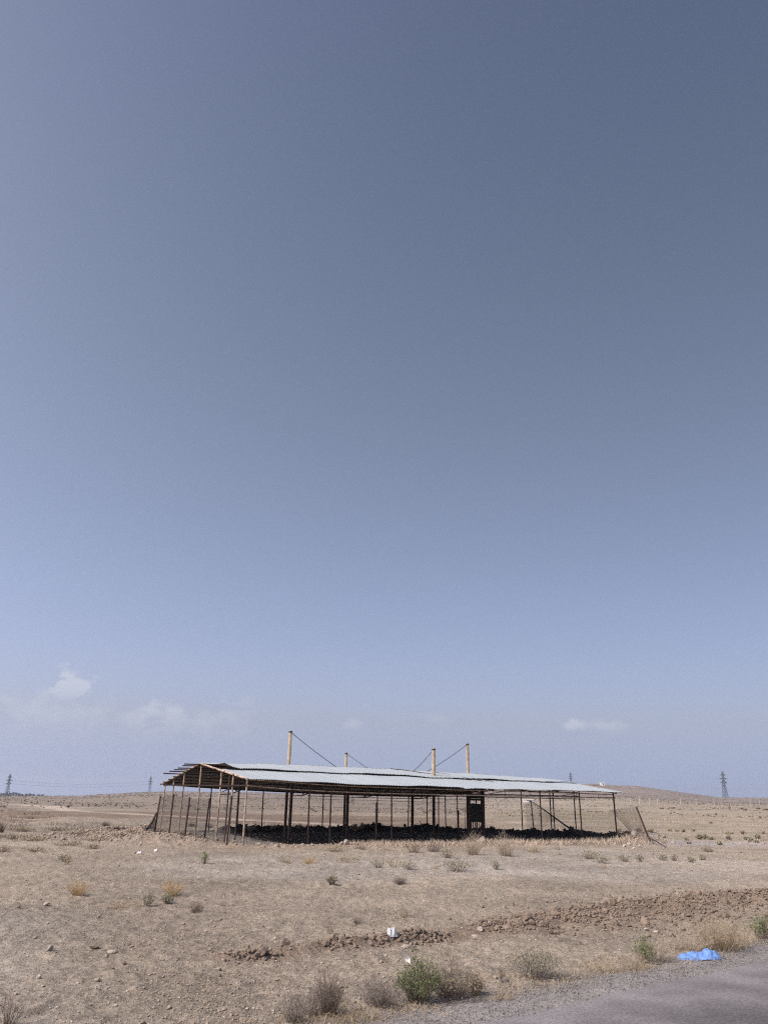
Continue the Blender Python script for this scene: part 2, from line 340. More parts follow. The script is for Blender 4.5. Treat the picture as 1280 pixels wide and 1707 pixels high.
# ------------------------------------------------------------------ mesh helpers
def link(name, me, m, parent=None, loc=None):
    o = bpy.data.objects.new(name, me); COL.objects.link(o)
    if m and not me.materials: me.materials.append(MATS[m] if isinstance(m, str) else m)
    if parent is not None: o.parent = parent
    if loc is not None: o.location = loc
    return o
def tag(o, label, cat, group=None, kind=None):
    if label: o['label'] = label
    if cat: o['category'] = cat
    if group: o['group'] = group
    if kind: o['kind'] = kind
    return o
def empty(name, loc, label=None, cat=None, group=None, rz=0.0):
    o = bpy.data.objects.new(name, None); COL.objects.link(o); o.location = loc; o.rotation_euler = (0, 0, rz)
    o.empty_display_size = 0.3
    return tag(o, label, cat, group)
class MB:
    def __init__(s): s.v = []; s.f = []
    def add(s, v, f):
        k = len(s.v); s.v += [tuple(p) for p in v]; s.f += [tuple(i + k for i in q) for q in f]
    def tube(s, pts, r, n=7, r2=None, cap=True):
        pts = [Vector(p) for p in pts]; rings = []
        for i, p in enumerate(pts):
            d = (pts[min(i + 1, len(pts) - 1)] - pts[max(i - 1, 0)]).normalized()
            a = d.orthogonal().normalized() if abs(d.z) < 0.95 else d.cross(Vector((0, 1, 0))).normalized()
            b = d.cross(a).normalized()
            rr = r if r2 is None else r + (r2 - r) * i / (len(pts) - 1)
            rings.append([p + (a * math.cos(2 * math.pi * k / n) + b * math.sin(2 * math.pi * k / n)) * rr for k in range(n)])
        v = [q for g in rings for q in g]; f = []
        for i in range(len(rings) - 1):
            for k in range(n):
                f.append((i * n + k, i * n + (k + 1) % n, (i + 1) * n + (k + 1) % n, (i + 1) * n + k))
        if cap:
            f.append(tuple(range(n))[::-1]); f.append(tuple((len(rings) - 1) * n + k for k in range(n)))
        s.add(v, f); return s
    def bar(s, p, q, w, t, side=None):
        p, q = Vector(p), Vector(q); d = (q - p).normalized()
        a = (Vector(side) if side is not None else Vector((0, 0, 1)).cross(d))
        if a.length < 1e-4: a = Vector((1, 0, 0))
        a = (a - d * a.dot(d)).normalized(); b = d.cross(a)
        v = [e + a * (i * w / 2) + b * (j * t / 2) for e in (p, q) for i, j in ((-1, -1), (1, -1), (1, 1), (-1, 1))]
        s.add(v, [(3, 2, 1, 0), (4, 5, 6, 7), (0, 1, 5, 4), (1, 2, 6, 5), (2, 3, 7, 6), (3, 0, 4, 7)]); return s
    def ribbon(s, pts, w, side):
        side = Vector(side); v = []; n = len(pts)
        for i, p in enumerate(pts):
            k = w * (1 - 0.75 * i / (n - 1)) / 2
            v += [Vector(p) - side * k, Vector(p) + side * k]
        s.add(v, [(2 * i, 2 * i + 1, 2 * i + 3, 2 * i + 2) for i in range(n - 1)]); return s
    def mesh(s, name, org=(0, 0, 0), smooth=False):
        me = bpy.data.meshes.new(name); o = Vector(org)
        me.from_pydata([(p[0] - o.x, p[1] - o.y, p[2] - o.z) for p in s.v], [], s.f)
        if smooth: me.polygons.foreach_set('use_smooth', [True] * len(me.polygons))
        me.update(); return me
    def build(s, name, m, parent=None, org=None, smooth=False):
        if parent is not None:
            return link(name, s.mesh(name, parent.location, smooth), m, parent)
        org = org if org is not None else (0, 0, 0)
        return link(name, s.mesh(name, org, smooth), m, None, org)

def sheet(name, X, Y, Z, m, soil=None):
    ny, nx = X.shape
    me = bpy.data.meshes.new(name)
    v = np.stack([X, Y, Z], -1).reshape(-1, 3).astype(np.float32)
    i = np.arange(ny * nx).reshape(ny, nx)
    q = np.stack([i[:-1, :-1], i[:-1, 1:], i[1:, 1:], i[1:, :-1]], -1).reshape(-1, 4)
    me.vertices.add(len(v)); me.vertices.foreach_set('co', v.ravel())
    me.loops.add(q.size); me.loops.foreach_set('vertex_index', q.ravel().astype(np.int32))
    me.polygons.add(len(q)); me.polygons.foreach_set('loop_start', np.arange(0, q.size, 4, dtype=np.int32))
    me.polygons.foreach_set('use_smooth', np.ones(len(q), bool))
    me.update(calc_edges=True); me.validate()
    if soil is not None:
        a = me.color_attributes.new('soil', 'FLOAT_COLOR', 'POINT')
        c = np.ones((len(v), 4), np.float32); c[:, :3] = soil.reshape(-1, 3); a.data.foreach_set('color', c.ravel())
    return link(name, me, m)

# ------------------------------------------------------------------ ground
rr = np.concatenate([np.geomspace(1.5, 6, 24)[:-1], np.geomspace(6, 90, 400)[:-1], np.geomspace(90, 1400, 150)[:-1], np.geomspace(1400, 5000, 12)])
aa = np.concatenate([np.linspace(-180, -50, 40)[:-1], np.linspace(-50, -31, 40)[:-1], np.linspace(-31, 31, 560)[:-1], np.linspace(31, 50, 40)[:-1], np.linspace(50, 180, 40)])
AZ, RR = np.meshgrid(np.radians(aa), rr)
GX, GY = RR * np.sin(AZ), RR * np.cos(AZ)
GZ = h(GX, GY)
TRACK = [tuple(at(*p)[:2]) for p in ((154, 1353.5), (205, 1356), (260, 1359), (400, 1367), (540, 1373), (700, 1380), (830, 1387))]
TRACK2 = [tuple(at(*p)[:2]) for p in ((20, 1341), (77, 1343.5), (100, 1348), (128, 1352))]
PAD = [tuple(at(*p)[:2]) for p in ((1095, 1401), (1180, 1405), (1290, 1409))]
def soil(x, y):
    d = np.hypot(x, y); n = fbm(x / 9, y / 9, 90, 4); n2 = fbm(x / 2.2, y / 2.2, 95, 4, 0.6)
    c = np.zeros(x.shape + (3,)); c[:] = (0.338, 0.287, 0.230)
    def mixin(col, k):
        k = np.clip(k, 0, 1)[..., None]; c[:] = c * (1 - k) + np.array(col) * k
    mixin((0.385, 0.352, 0.315), sstep(n, -0.05, 0.5) * 0.65 * (1 - sstep(d, 30, 60)))
    px = 630.5 + 1384 * x / np.maximum(y, 0.1 * d + 1e-6)
    u, v = uv(x, y)
    mixin((0.262, 0.228, 0.185), sstep(d, 42, 50) * (1 - sstep(px, 250, 700)) * 0.6)          # scrubby left
    mixin((0.225, 0.175, 0.137), sstep(d + 6 * n, 56, 62) * (1 - sstep(d + 9 * n, 92, 100)) * (1 - sstep(px, 700, 950)))   # ploughed strip
    mixin((0.25, 0.213, 0.178), sstep(d, 96, 125) * (1 - sstep(px, 700, 900)) * 0.95)
    mixin((0.322, 0.275, 0.215), sstep(d, 52, 80) * sstep(px, 820, 960))                          # pale plain right
    mixin((0.265, 0.23, 0.165), sstep(d + 10 * n, 85, 105) * (1 - sstep(d, 150, 200)) * sstep(px, 780, 840) * (1 - sstep(px, 1010, 1120)) * 0.6)
    mixin((0.235, 0.198, 0.172), sstep(d, 420, 640) * 0.95)                                        # stony hill
    dd, _ = path_dist(x, y, TRACK); mixin((0.50, 0.425, 0.35), (1 - sstep(dd + 0.9 * n2, 0.8, 1.8)) * 0.65)
    dd, _ = path_dist(x, y, TRACK2); mixin((0.50, 0.425, 0.35), (1 - sstep(dd + 1.2 * n2, 0.8, 2.0)) * 0.7)
    dd, _ = path_dist(x, y, PAD); mixin((0.40, 0.36, 0.345), (1 - sstep(dd + 1.6 * n2, 1.8, 3.6)) * 0.9)
    dd, _ = path_dist(x, y, BANK); mixin((0.43, 0.36, 0.295), np.exp(-(dd / 1.7) ** 2) * sstep(n2, -0.1, 0.4) * 0.8)
    dd, _ = path_dist(x, y, MOUND_L); mixin((0.37, 0.295, 0.238), np.exp(-(dd / 2.8) ** 2) * 0.85)
    dd, _ = path_dist(x, y, MOUND_F); mixin((0.30, 0.225, 0.165), np.exp(-(dd / 1.2) ** 2) * 0.7)
    dd, tt = path_dist(x, y, CLODS); mixin((0.225, 0.17, 0.13), np.exp(-(dd / (0.30 + 0.7 * sstep(tt, .3, .7))) ** 2) * 0.85)
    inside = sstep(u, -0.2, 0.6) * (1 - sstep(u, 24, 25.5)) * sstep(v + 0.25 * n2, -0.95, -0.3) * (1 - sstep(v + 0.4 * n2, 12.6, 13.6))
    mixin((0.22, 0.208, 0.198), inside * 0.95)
    mixin((0.032, 0.029, 0.027), inside * sstep(u + 0.5 * n2 - 0.1 * v, 1.9, 2.6))                 # trodden manure floor with the roof's cast shadow painted into its colour
    mixin((0.235, 0.218, 0.208), 1 - sstep(road_n(x, y) + 0.25 * n2, EDGE + 0.45, EDGE + 1.15))
    return c
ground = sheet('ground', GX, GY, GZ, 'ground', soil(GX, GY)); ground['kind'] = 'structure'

def strip(name, n0, n1, z0, z1, m, jag=0.0, s0=-60, s1=160, step=0.25, cols=2):
    ss = np.concatenate([np.arange(s0, -8, 4), np.arange(-8, 30, step), np.arange(30, s1, 4)])
    tt = np.linspace(0, 1, cols)
    X = np.zeros((len(ss), cols)); Y = X.copy(); Z = X.copy()
    e = n1 + jag * fbm(ss / 0.8, ss * 0 + 3.3, 5, 4, 0.7)
    for j, t in enumerate(tt):
        n = n0 + (e - n0) * t
        X[:, j] = ss * RD[0] + n * RN[0]; Y[:, j] = ss * RD[1] + n * RN[1]; Z[:, j] = z0 + (z1 - z0) * t
    o = sheet(name, X[:, ::-1], Y[:, ::-1], Z[:, ::-1], m); o['kind'] = 'structure'; return o
strip('road_shoulder', -2.6, EDGE + 0.72, 0.022, 0.014, 'shoulder_gravel', 0.22, cols=4)
strip('road', -1.4, EDGE, 0.075, 0.035, 'asphalt', 0.14, cols=6)

# ------------------------------------------------------------------ livestock shelter
ZE, ZR = 2.66, 3.5
def roof_z(u, v):
    """Sheeting height with the sag of the old frame: eave, lap, ridge and back eave lines."""
    fe = np.interp(u, [0, 1.8, 4.2, 6, 8.7, 10.9, 11.45, 12.0, 16, 19, 22], [2.66, 2.63, 2.59, 2.55, 2.58, 2.58, 2.49, 2.53, 2.55, 2.57, 2.54])
    lp = np.interp(u, [0, 6, 9.5, 12, 18, 22], [3.10, 3.07, 3.06, 3.01, 3.0, 3.0])
    rg = np.interp(u, [0, 2, 5, 7.6, 11.5, 14, 16.6, 20.2, 22], [3.46, 3.50, 3.56, 3.54, 3.54, 3.49, 3.46, 3.36, 3.32])
    be = np.interp(u, [0, 2, 3.4, 5.3, 7.3, 10, 13.6, 17.3, 19.8, 22], [2.52, 2.42, 2.36, 2.32, 2.26, 2.21, 2.17, 2.18, 2.30, 2.42])
    return float(np.interp(v, [-0.9, -0.3, 3.2, 6.5, 13.0, 13.8], [fe - 0.075, fe, lp, rg, be, be - 0.12])) + 0.012 * math.sin(u * 2.3 + v)
def W3(u, v, z): return Vector((*S(u, v), z))
org = W3(0, 0, 0)
shed = empty('livestock_shelter', org, 'long low open shelter with pale corrugated roof on thin rusty posts', 'shelter')
def gz(u, v):
    p = S(u, v); return hz(p[0], p[1])

def roof_sheet(u0_, u1_, v0_, v1_, lift0, lift1, bend=0.0):
    mb = MB(); nw = 11; n = nw * 4 + 1; vv = []
    dz = rnd.uniform(-0.002, 0.002); tw = 0.0
    rows = 2 if not bend else 4
    for j in range(rows):
        b = j / (rows - 1)
        for i in range(n):
            a = i / (n - 1); u = u0_ + (u1_ - u0_) * a; v = v0_ + (v1_ - v0_) * b
            z = roof_z(u, v) + lift0 * (1 - b) + lift1 * b + 0.02 * math.cos(2 * math.pi * u / 0.0855) + dz + tw * (a - 0.5)
            if bend: z += bend * (1 - b) ** 2 * (1 - a) ** 2
            vv.append(W3(u, v, z))
    ff = [(j * n + i, j * n + i + 1, (j + 1) * n + i + 1, (j + 1) * n + i) for j in range(rows - 1) for i in range(n - 1)]
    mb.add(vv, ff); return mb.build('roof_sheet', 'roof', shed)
PW = 0.94
k = int((SL + 0.25) / PW)
for i in range(k + 1):
    a = i * PW - 0.03; b = min(a + PW + 0.05, SL + 0.3)
    alt = 0.003 * (i % 2)
    e = rnd.uniform(-0.03, 0.03)
    roof_sheet(a, b, -0.42 + e, 3.42, alt, alt)                                    # front, lower row
    roof_sheet(a, b, 3.12 + e * 0.5, 6.6, 0.09 + alt + 0.02 * math.sin(i * 0.9), 0.03 + alt, 0.22 if i == 0 else 0)   # front, upper row, lapping over
    if i * PW < SL - 0.5:
        roof_sheet(a, b, 6.4, 9.95, 0.02 + alt, 0.05 + alt)                        # back slope
        roof_sheet(a, b, 9.75, 13.3 + e, alt, alt)

def post(u, v, ztop, r=0.036, m='rust', lean=(0, 0), name='post', foot=0.25):
    b = W3(u, v, gz(u, v) - foot); t = W3(u + lean[0], v + lean[1], ztop)
    return MB().tube([b, t], r, 8).build(name, m, shed)
def beam(p, q, r=0.028, m='rust', name='rail', n=6):
    return MB().tube([p, q], r, n).build(name, m, shed)

# gable end on the left: seven posts, rafters, purlin ends
gab = [v_at(x, 0) for x in (407, 381, 360, 325, 297.5, 281.5, 267)]
for v in gab:
    post(0, max(v, 0.0), roof_z(0, v) - 0.02, 0.042, 'pale_pipe', (0, rnd.uniform(-0.08, 0.08)))
def rafter(u, m, r=0.04, lo=-0.3, dz=-0.07, name='rafter'):
    beam(W3(u, lo, roof_z(u, lo) + dz), W3(u, SW / 2, roof_z(u, SW / 2) + dz), r, m, name)
    beam(W3(u, SW / 2, roof_z(u, SW / 2) + dz), W3(u, SW - lo, roof_z(u, SW - lo) + dz), r, m, name)
rafter(-0.12, 'pale_pipe', 0.045, dz=-0.015)
for u in (4.4, 8.8, 13.2, 17.6, 21.9): rafter(u, 'rust')
beam(W3(-0.05, 0, 2.37), W3(-0.05, SW, 2.42), 0.03, 'rust', 'tie_rail')
# purlins run the whole length; the back ones stick out past the gable end
for v, out in ((6.25, -1.0), (7.05, -0.85), (7.8, -0.85), (8.3, -0.9), (8.85, -0.98), (9.55, -1.08), (10.4, -0.3), (11.3, -0.3), (12.2, -0.3), (13.0, -0.25), (5.2, -0.2), (3.9, -0.25), (2.6, -0.2), (1.3, -0.2), (0.0, -0.25)):
    pts = [W3(u, v, roof_z(u, v) - 0.045) for u in (out, 0.0, 3, 6, 9, 12, 15, 18, SL - 0.1 if v > 1 else SL + 0.55)]
    MB().tube(pts, 0.030, 6).build('purlin', 'rust', shed)

# front line: posts, double chord with struts
front = [(513, .034), (549.5, .036), (652.5, .034), (903.5, .034), (970.5, .036)]
for px, r in front:
    post(u_at(px, 0.0), 0.0, roof_z(u_at(px, 0), 0) - 0.08, r, 'rust', (rnd.uniform(-.05, .05), 0))
post(SL, 0.0, roof_z(SL, 0) - 0.05, 0.045, 'rust', (-0.05, 0))
CU = (0, 1.9, 4.3, 7.2, 10.35, 16, 22)
def chord(v, zs, ub, name='chord', m='rust', r=0.026, ua=0.0):
    pts = [W3(u, v, float(np.interp(u, CU, zs))) for u in np.linspace(ua, ub, 13)]
    MB().tube(pts, r, 6).build(name, m, shed)
chord(0.0, (2.62, 2.57, 2.46, 2.45, 2.43, 2.42, 2.40), SL, m='pale_pipe'); chord(0.0, (2.37, 2.27, 2.20, 2.18, 2.18, 2.2, 2.2), SL, m='pale_pipe')
for i in range(13):
    u = 1.0 + i * 1.65
    zt_ = lambda q: float(np.interp(q, CU, (2.62, 2.57, 2.46, 2.45, 2.43, 2.42, 2.40))); zb_ = lambda q: float(np.interp(q, CU, (2.37, 2.27, 2.20, 2.18, 2.18, 2.2, 2.2)))
    beam(W3(u, 0, zb_(u)), W3(u, 0, zt_(u)), 0.016, 'rust', 'strut')
    if i % 3 == 1: beam(W3(u, 0, zb_(u)), W3(u + 1.65, 0, zt_(u + 1.65)), 0.016, 'rust', 'strut')
# back line
for px in (348, 395, 436, 537, 629, 680, 711.5, 743, 763):
    u = u_at(px, SW); post(u, SW, max(roof_z(u, SW) - 0.07, 2.1), 0.036, 'rust', (rnd.uniform(-.05, .05), 0))
chord(SW, (2.45, 2.36, 2.27, 2.2, 2.13, 2.08, 2.2), SL, r=0.028); chord(SW - 0.05, (2.2, 2.2, 2.12, 2.04, 1.98, 1.95, 2.0), SL, r=0.02, ua=9.0)
# inner posts and the open right end
for px, v in ((374, 1.3), (392, 4.6), (731, 10.0)):
    u = u_at(px, v); post(u, v, roof_z(u, v) - 0.07, 0.034)
for px, v0_ in ((871, 8.0), (920, 3.2), (925, 6.0), (961, 2.4)):
    v = v_at(px, SL) if v0_ > 5 else v0_; u = SL if v0_ > 5 else u_at(px, v0_)
    post(u, v, roof_z(u, v) - 0.05, 0.034, 'rust', (-0.03, 0))
post(SL, SW, roof_z(SL, SW) - 0.05, 0.04)
beam(W3(SL, -0.1, 2.22), W3(SL, SW, 2.24), 0.026, 'rust', 'tie_rail')
beam(W3(14.5, 6.5, 2.30), W3(SL + 0.2, 3.0, 2.28), 0.028, 'rust', 'tie_rail')
beam(W3(13.0, 0.3, 2.12), W3(SL - 1.5, 0.8, 2.12), 0.022, 'rust', 'tie_rail')
beam(W3(16.5, 3.0, 2.52), W3(SL + 0.1, 3.0, 2.50), 0.022, 'rust', 'tie_rail')
# sagging cross trusses between front and back
for u in (3.4, 7.9, 12.4, 16.6):
    beam(W3(u, 0.1, 2.40), W3(u, 6.5, 2.98), 0.024, 'rust', 'brace'); beam(W3(u, 6.5, 2.98), W3(u, SW - 0.1, 2.12), 0.024, 'rust', 'brace')
    MB().tube([W3(u, SW - 4.2, 2.42), W3(u, SW - 3, 2.2), W3(u, SW - 1.6, 2.02), W3(u, SW, 1.98)], 0.028, 6).build('brace', 'rust', shed)
    for q in range(5):
        v = 1.5 + q * 2.4
        beam(W3(u, v, 2.45 + 0.4 * (1 - abs(v - 6.5) / 6.5)), W3(u, v + 0.7, roof_z(u, v + 0.7) - 0.08), 0.014, 'rust', 'strut')
        beam(W3(u, v, 2.45 + 0.4 * (1 - abs(v - 6.5) / 6.5)), W3(u, v - 0.7, roof_z(u, v - 0.7) - 0.08), 0.014, 'rust', 'strut')
# lattice girder in the open bay at the right
ua, ub = 15.6, SL
for i in range(14):
    u = ua + (ub - ua) * i / 14; u2 = ua + (ub - ua) * (i + 0.5) / 14; u3 = ua + (ub - ua) * (i + 1) / 14
    z1 = 2.56 - 0.0 * i; z0 = 2.44 - 0.012 * i
    beam(W3(u, 5.0, roof_z(u, 5.0) - 0.1), W3(u2, 5.0, roof_z(u, 5.0) - 0.34), 0.014, 'rust', 'strut')
    beam(W3(u2, 5.0, roof_z(u2, 5.0) - 0.34), W3(u3, 5.0, roof_z(u3, 5.0) - 0.1), 0.014, 'rust', 'strut')
beam(W3(ua, 5.0, roof_z(ua, 5.0) - 0.34), W3(ub, 5.0, roof_z(ub, 5.0) - 0.36), 0.024, 'rust', 'chord')

# stout columns carrying the girders
for px, v, zt in ((482, 4.7, 2.9), (577.5, 4.6, 2.9), (687, 7.2, 3.0)):
    u = u_at(px, v); b = W3(u, v, gz(u, v) - 0.3)
    MB().bar(b, W3(u, v, zt), 0.12, 0.12, (SU[0], SU[1], 0)).build('column', 'rust', shed)
# masts through the roof with their stays
def mast(px, v, ztop, r, stay_uv):
    u = u_at(px, v)
    mb = MB().tube([W3(u, v, gz(u, v) - 0.3), W3(u, v, roof_z(u, v) - 0.1)], r * 0.8, 10)
    lo = mb.build('column', 'rust', shed)
    m_ = MB().tube([W3(u, v, roof_z(u, v) - 0.12), W3(u, v, ztop)], r, 12, r * 0.94).build('mast', 'mast_wood', shed, smooth=False)
    MB().tube([W3(u, v, ztop - 0.10), W3(u, v, ztop - 0.02)], r * 1.08, 10).build('collar', 'cable', shed).parent = m_
    su, sv = stay_uv
    a, b = W3(u, v, ztop - 0.06), W3(su, sv, roof_z(su, sv) + 0.02)
    pts = [a.lerp(b, i / 6) - Vector((0, 0, 0.05 * math.sin(math.pi * i / 6))) for i in range(7)]
    MB().tube(pts, 0.017, 5).build('stay_cable', 'cable', shed)
    return u
mast(474.5, 6.95, 5.35, 0.095, (u_at(561, 6.6, 3.5), 6.6))
mast(573, 11.6, 4.62, 0.085, (u_at(586, 11.4, 3), 8.0))
mast(723, 3.75, 4.62, 0.10, (u_at(688, 5.4, 3.3), 5.4))
mast(781.5, 6.9, 5.25, 0.095, (u_at(712, 6.2, 3.5), 6.2))
# boarded panel between two columns
va = 2.0
uL, uR = u_at(781.5, va), u_at(805.5, va)
for u in (uL, uR):
    MB().bar(W3(u, va, gz(u, va) - 0.3), W3(u, va, 2.62), 0.16, 0.16, (SU[0], SU[1], 0)).build('column', 'rust', shed)
for i in range(5):
    a = uL + 0.09 + (uR - uL - 0.18) * i / 5; b = uL + 0.09 + (uR - uL - 0.18) * (i + 1) / 5 - 0.008
    m_ = (a + b) / 2
    MB().bar(W3(m_, va, 0.86 + rnd.uniform(-.02, .02)), W3(m_, va, 1.78 + rnd.uniform(-.01, .01)), b - a, 0.03, (SU[0], SU[1], 0)).build('board', 'dark_board', shed)
for z in (1.98, 2.09, 2.19):
    MB().bar(W3(uL, va - 0.04, z), W3(uR, va - 0.04, z), 0.03, 0.10, (SV[0], SV[1], 0)).build('board', 'dark_board', shed)
for i in range(5):
    u = uL + 0.14 + i * 0.14
    MB().bar(W3(u, va, gz(u, va) - 0.1), W3(u, va, 0.9), 0.035, 0.03, (SU[0], SU[1], 0)).build('slat', 'rust', shed)
# low gate left of the panel, far side of the pen
gu = u_at(764, 8.0)
beam(W3(gu, 8, gz(gu, 8)), W3(gu, 8, 1.35), 0.05, 'rust', 'gate_post')
beam(W3(gu, 8, 1.42), W3(gu + 1.4, 8, 1.42), 0.018, 'pale_pipe', 'rail')
for q in (0.5, 1.0): beam(W3(gu + q, 8, gz(gu, 8)), W3(gu + q, 8, 1.42), 0.016, 'rust', 'rail')
# loose cable runs lying on the sheets: things of their own
def on_roof(pts, name, label, r=0.018):
    p = [W3(u, v, roof_z(u, v) + 0.13 + (0.05 if v < 3.2 else 0)) for u, v in pts]
    q = []
    for i in range(len(p) - 1):
        for j in range(4): q.append(p[i].lerp(p[i + 1], j / 4))
    q.append(p[-1])
    for i in range(len(q)): q[i] = q[i] - Vector((0, 0, 0.075 if i % 2 else 0.06))
    o = MB().tube(q, r, 5).build(name, 'cable', None, q[0]); return tag(o, label, 'cable', 'cables lying on the shelter roof')
on_roof([(u_at(650, 6.2, 3.5), 6.2), (u_at(690, 5.4, 3.4), 5.4), (u_at(735, 4.1, 3.2), 4.1)], 'roof_cable', 'thin dark cable on the upper sheets left of the middle mast')
on_roof([(u_at(727, 5.6, 3.4), 5.6), (u_at(760, 4.4, 3.2), 4.4), (u_at(785, 2.6, 3), 2.6), (u_at(803, 1.9, 2.9), 1.9)], 'roof_cable', 'thin dark cable drooping down the roof right of the middle mast')
on_roof([(u_at(788, 3.1, 3.05), 3.1), (u_at(822, 1.9, 2.9), 1.9)], 'roof_cable', 'short dark cable low on the roof above the boarded panel')

# ------------------------------------------------------------------ netting and leaning posts
def net(mb, corners, cols, rows, w):
    """Diagonal mesh of real strands on a surface spanned by top and bottom point lists."""
    top, bot = corners
    def pt(a, b):
        k = a * (len(top) - 1); i = min(int(k), len(top) - 2); f = k - i
        t = top[i].lerp(top[i + 1], f); q = bot[i].lerp(bot[i + 1], f)
        p = q.lerp(t, b); return p + Vector((0, 0, 0.03 * math.sin(a * 40) * b))
    seg = 4
    for d in (1, -1):
        for c in range(-rows, cols + rows):
            pts = []
            for s in range(seg * 2 + 1):
                b = s / (seg * 2); a = (c + d * b * rows) / cols
                if 0 <= a <= 1: pts.append(pt(a, b))
            if len(pts) > 1:
                for i in range(len(pts) - 1):
                    dr = (pts[i + 1] - pts[i]).normalized(); sd_ = dr.cross(Vector((-0.3, -1, 0.1))).normalized() * w / 2
                    mb.add([pts[i] - sd_, pts[i] + sd_, pts[i + 1] + sd_, pts[i + 1] - sd_], [(0, 1, 2, 3)])
    return mb
nf = empty('net_fence', W3(-0.6, 5, 0), 'dark net fence on five short posts along the left end', 'fence')
bases = [at(258, 1385), at(282, 1388), at(308, 1394), at(341, 1397), at(378, 1409)]
ft = []
lean = [(0.10, 0), (0.03, 0), (0.06, 0), (0.08, 0), (0.05, 0)]
for b, hh, ln in zip(bases, (1.5, 1.62, 1.6, 1.68, 1.95), lean):
    t = b + Vector((ln[0], ln[1], hh)); ft.append(t)
    MB().tube([b - Vector((0, 0, .25)), t], 0.04, 7).build('fence_post', 'rust', nf)
net(MB(), ([p - Vector((0, 0, .05)) for p in ft[:4]], [p + Vector((0, 0, .02)) for p in bases[:4]]), 60, 12, 0.010).build('netting', 'netting', nf)
net(MB(), ([p - Vector((0, 0, .3)) for p in ft[3:]], [p + Vector((0, 0, .02)) for p in bases[3:]]), 22, 8, 0.008).build('netting', 'netting', nf)
cb = at(240, 1386); c0 = bases[0]
# slumped end of the net
mbn = MB()
mbn.tube([c0 + Vector((0, 0, 0.75)), c0.lerp(cb, 0.35) + Vector((0, 0, 0.35)), c0.lerp(cb, 0.7) + Vector((0, 0, 0.12)), cb + Vector((0, 0, 0.03))], 0.05, 6, 0.03)
net(mbn, ([c0 + Vector((0, 0, .8)), c0.lerp(cb, 0.5) + Vector((0, 0, .25)), cb + Vector((0, 0, .05))], [c0, c0.lerp(cb, .5), cb]), 16, 6, 0.02)
mbn.build('slumped_netting', 'netting', nf)
# wire mesh along the back
bf = empty('wire_mesh_fence', W3(10, SW + 0.3, 0), 'fine wire mesh fence behind the shelter along its back posts', 'fence')
us = np.linspace(4.0, SL, 10)
net(MB(), ([W3(u, SW + 0.12, gz(u, SW) + 1.75) for u in us], [W3(u, SW + 0.12, gz(u, SW) + 0.02) for u in us]), 130, 13, 0.006).build('netting', 'wire_mesh', bf)
MB().tube([W3(u, SW + 0.12, gz(u, SW) + 1.75) for u in us], 0.012, 5).build('top_wire', 'wire_mesh', bf)
uu = u_at(625.5, 0.2)
so = MB().tube([W3(uu, 0.15, gz(uu, 0.15) - 0.2), W3(uu, 0.15, 1.78)], 0.042, 7).build('short_post', 'rust', None, W3(uu, 0.15, 0))
tag(so, 'short thick rusty post standing alone at the front middle of shelter', 'post')
# collapsed fence at the right end
rf = empty('collapsed_fence', at(1083, 1403), 'collapsed mesh fence with leaning end post right of the shelter', 'fence')
b1 = at(1083, 1403); d1 = fw + rt * (1060 - 640) / FPX - up * (1345 - 853.5) / FPX
k1 = (b1.y + 0.3) / d1[1]; t1 = Vector((d1[0] * k1, d1[1] * k1, EYE + d1[2] * k1))
MB().tube([b1 - (t1 - b1).normalized() * 0.3, t1], 0.045, 7).build('fence_post', 'rust', rf)
b2 = W3(u_at(890, 9.0), 9.0, 0); b2.z = hz(b2.x, b2.y)
t2 = b2 + Vector((-0.12, 0, 1.95)); MB().tube([b2 - Vector((0, 0, .2)), t2], 0.04, 7).build('fence_post', 'rust', rf)
bm_ = at(975, 1397)
tops = [t2, b2.lerp(b1, 0.2) + Vector((0, 0, 1.55)), b2.lerp(b1, 0.45) + Vector((0, 0, 1.35)), b2.lerp(b1, 0.7) + Vector((0, 0, 1.45)), t1.lerp(t2, 0.12) - Vector((0, 0, .12)), t1]
bots = [b2, b2.lerp(b1, 0.2), b2.lerp(b1, 0.45), b2.lerp(b1, 0.7), b2.lerp(b1, 0.9), b1]
for q in bots: q.z = hz(q.x, q.y) + 0.02
net(MB(), (tops, bots), 80, 14, 0.005).build('netting', 'wire_mesh', rf)
net(MB(), ([tops[4].lerp(tops[3], .8), tops[4], t1], [bots[4].lerp(bots[3], .2) + Vector((0, 0, .35)), bots[4] + Vector((0, 0, .05)), b1]), 22, 12, 0.0075).build('netting', 'netting', rf)
net(MB(), ([t2 - Vector((.4, 0, .2)), t2, t2.lerp(bm_, .5)], [b2 + Vector((-.5, 0, .05)), b2 + Vector((0.1, 0, .05)), t2.lerp(bm_, .5) - Vector((0, 0, .12))]), 18, 12, 0.0075).build('netting', 'netting', rf)
MB().tube([t2, t2.lerp(bm_, .3), t2.lerp(bm_, .65) - Vector((0, 0, .06)), bm_], 0.028, 7, 0.06).build('rolled_netting', 'netting', rf)
e1 = at(1110, 1413)
MB().tube([b1 + Vector((0, 0, .1)), b1.lerp(e1, .35) + Vector((0, 0, .12)), b1.lerp(e1, .7) + Vector((0, 0, .05)), e1 + Vector((0, 0, .02))], 0.035, 6, 0.02).build('slack_cable', 'cable', rf)

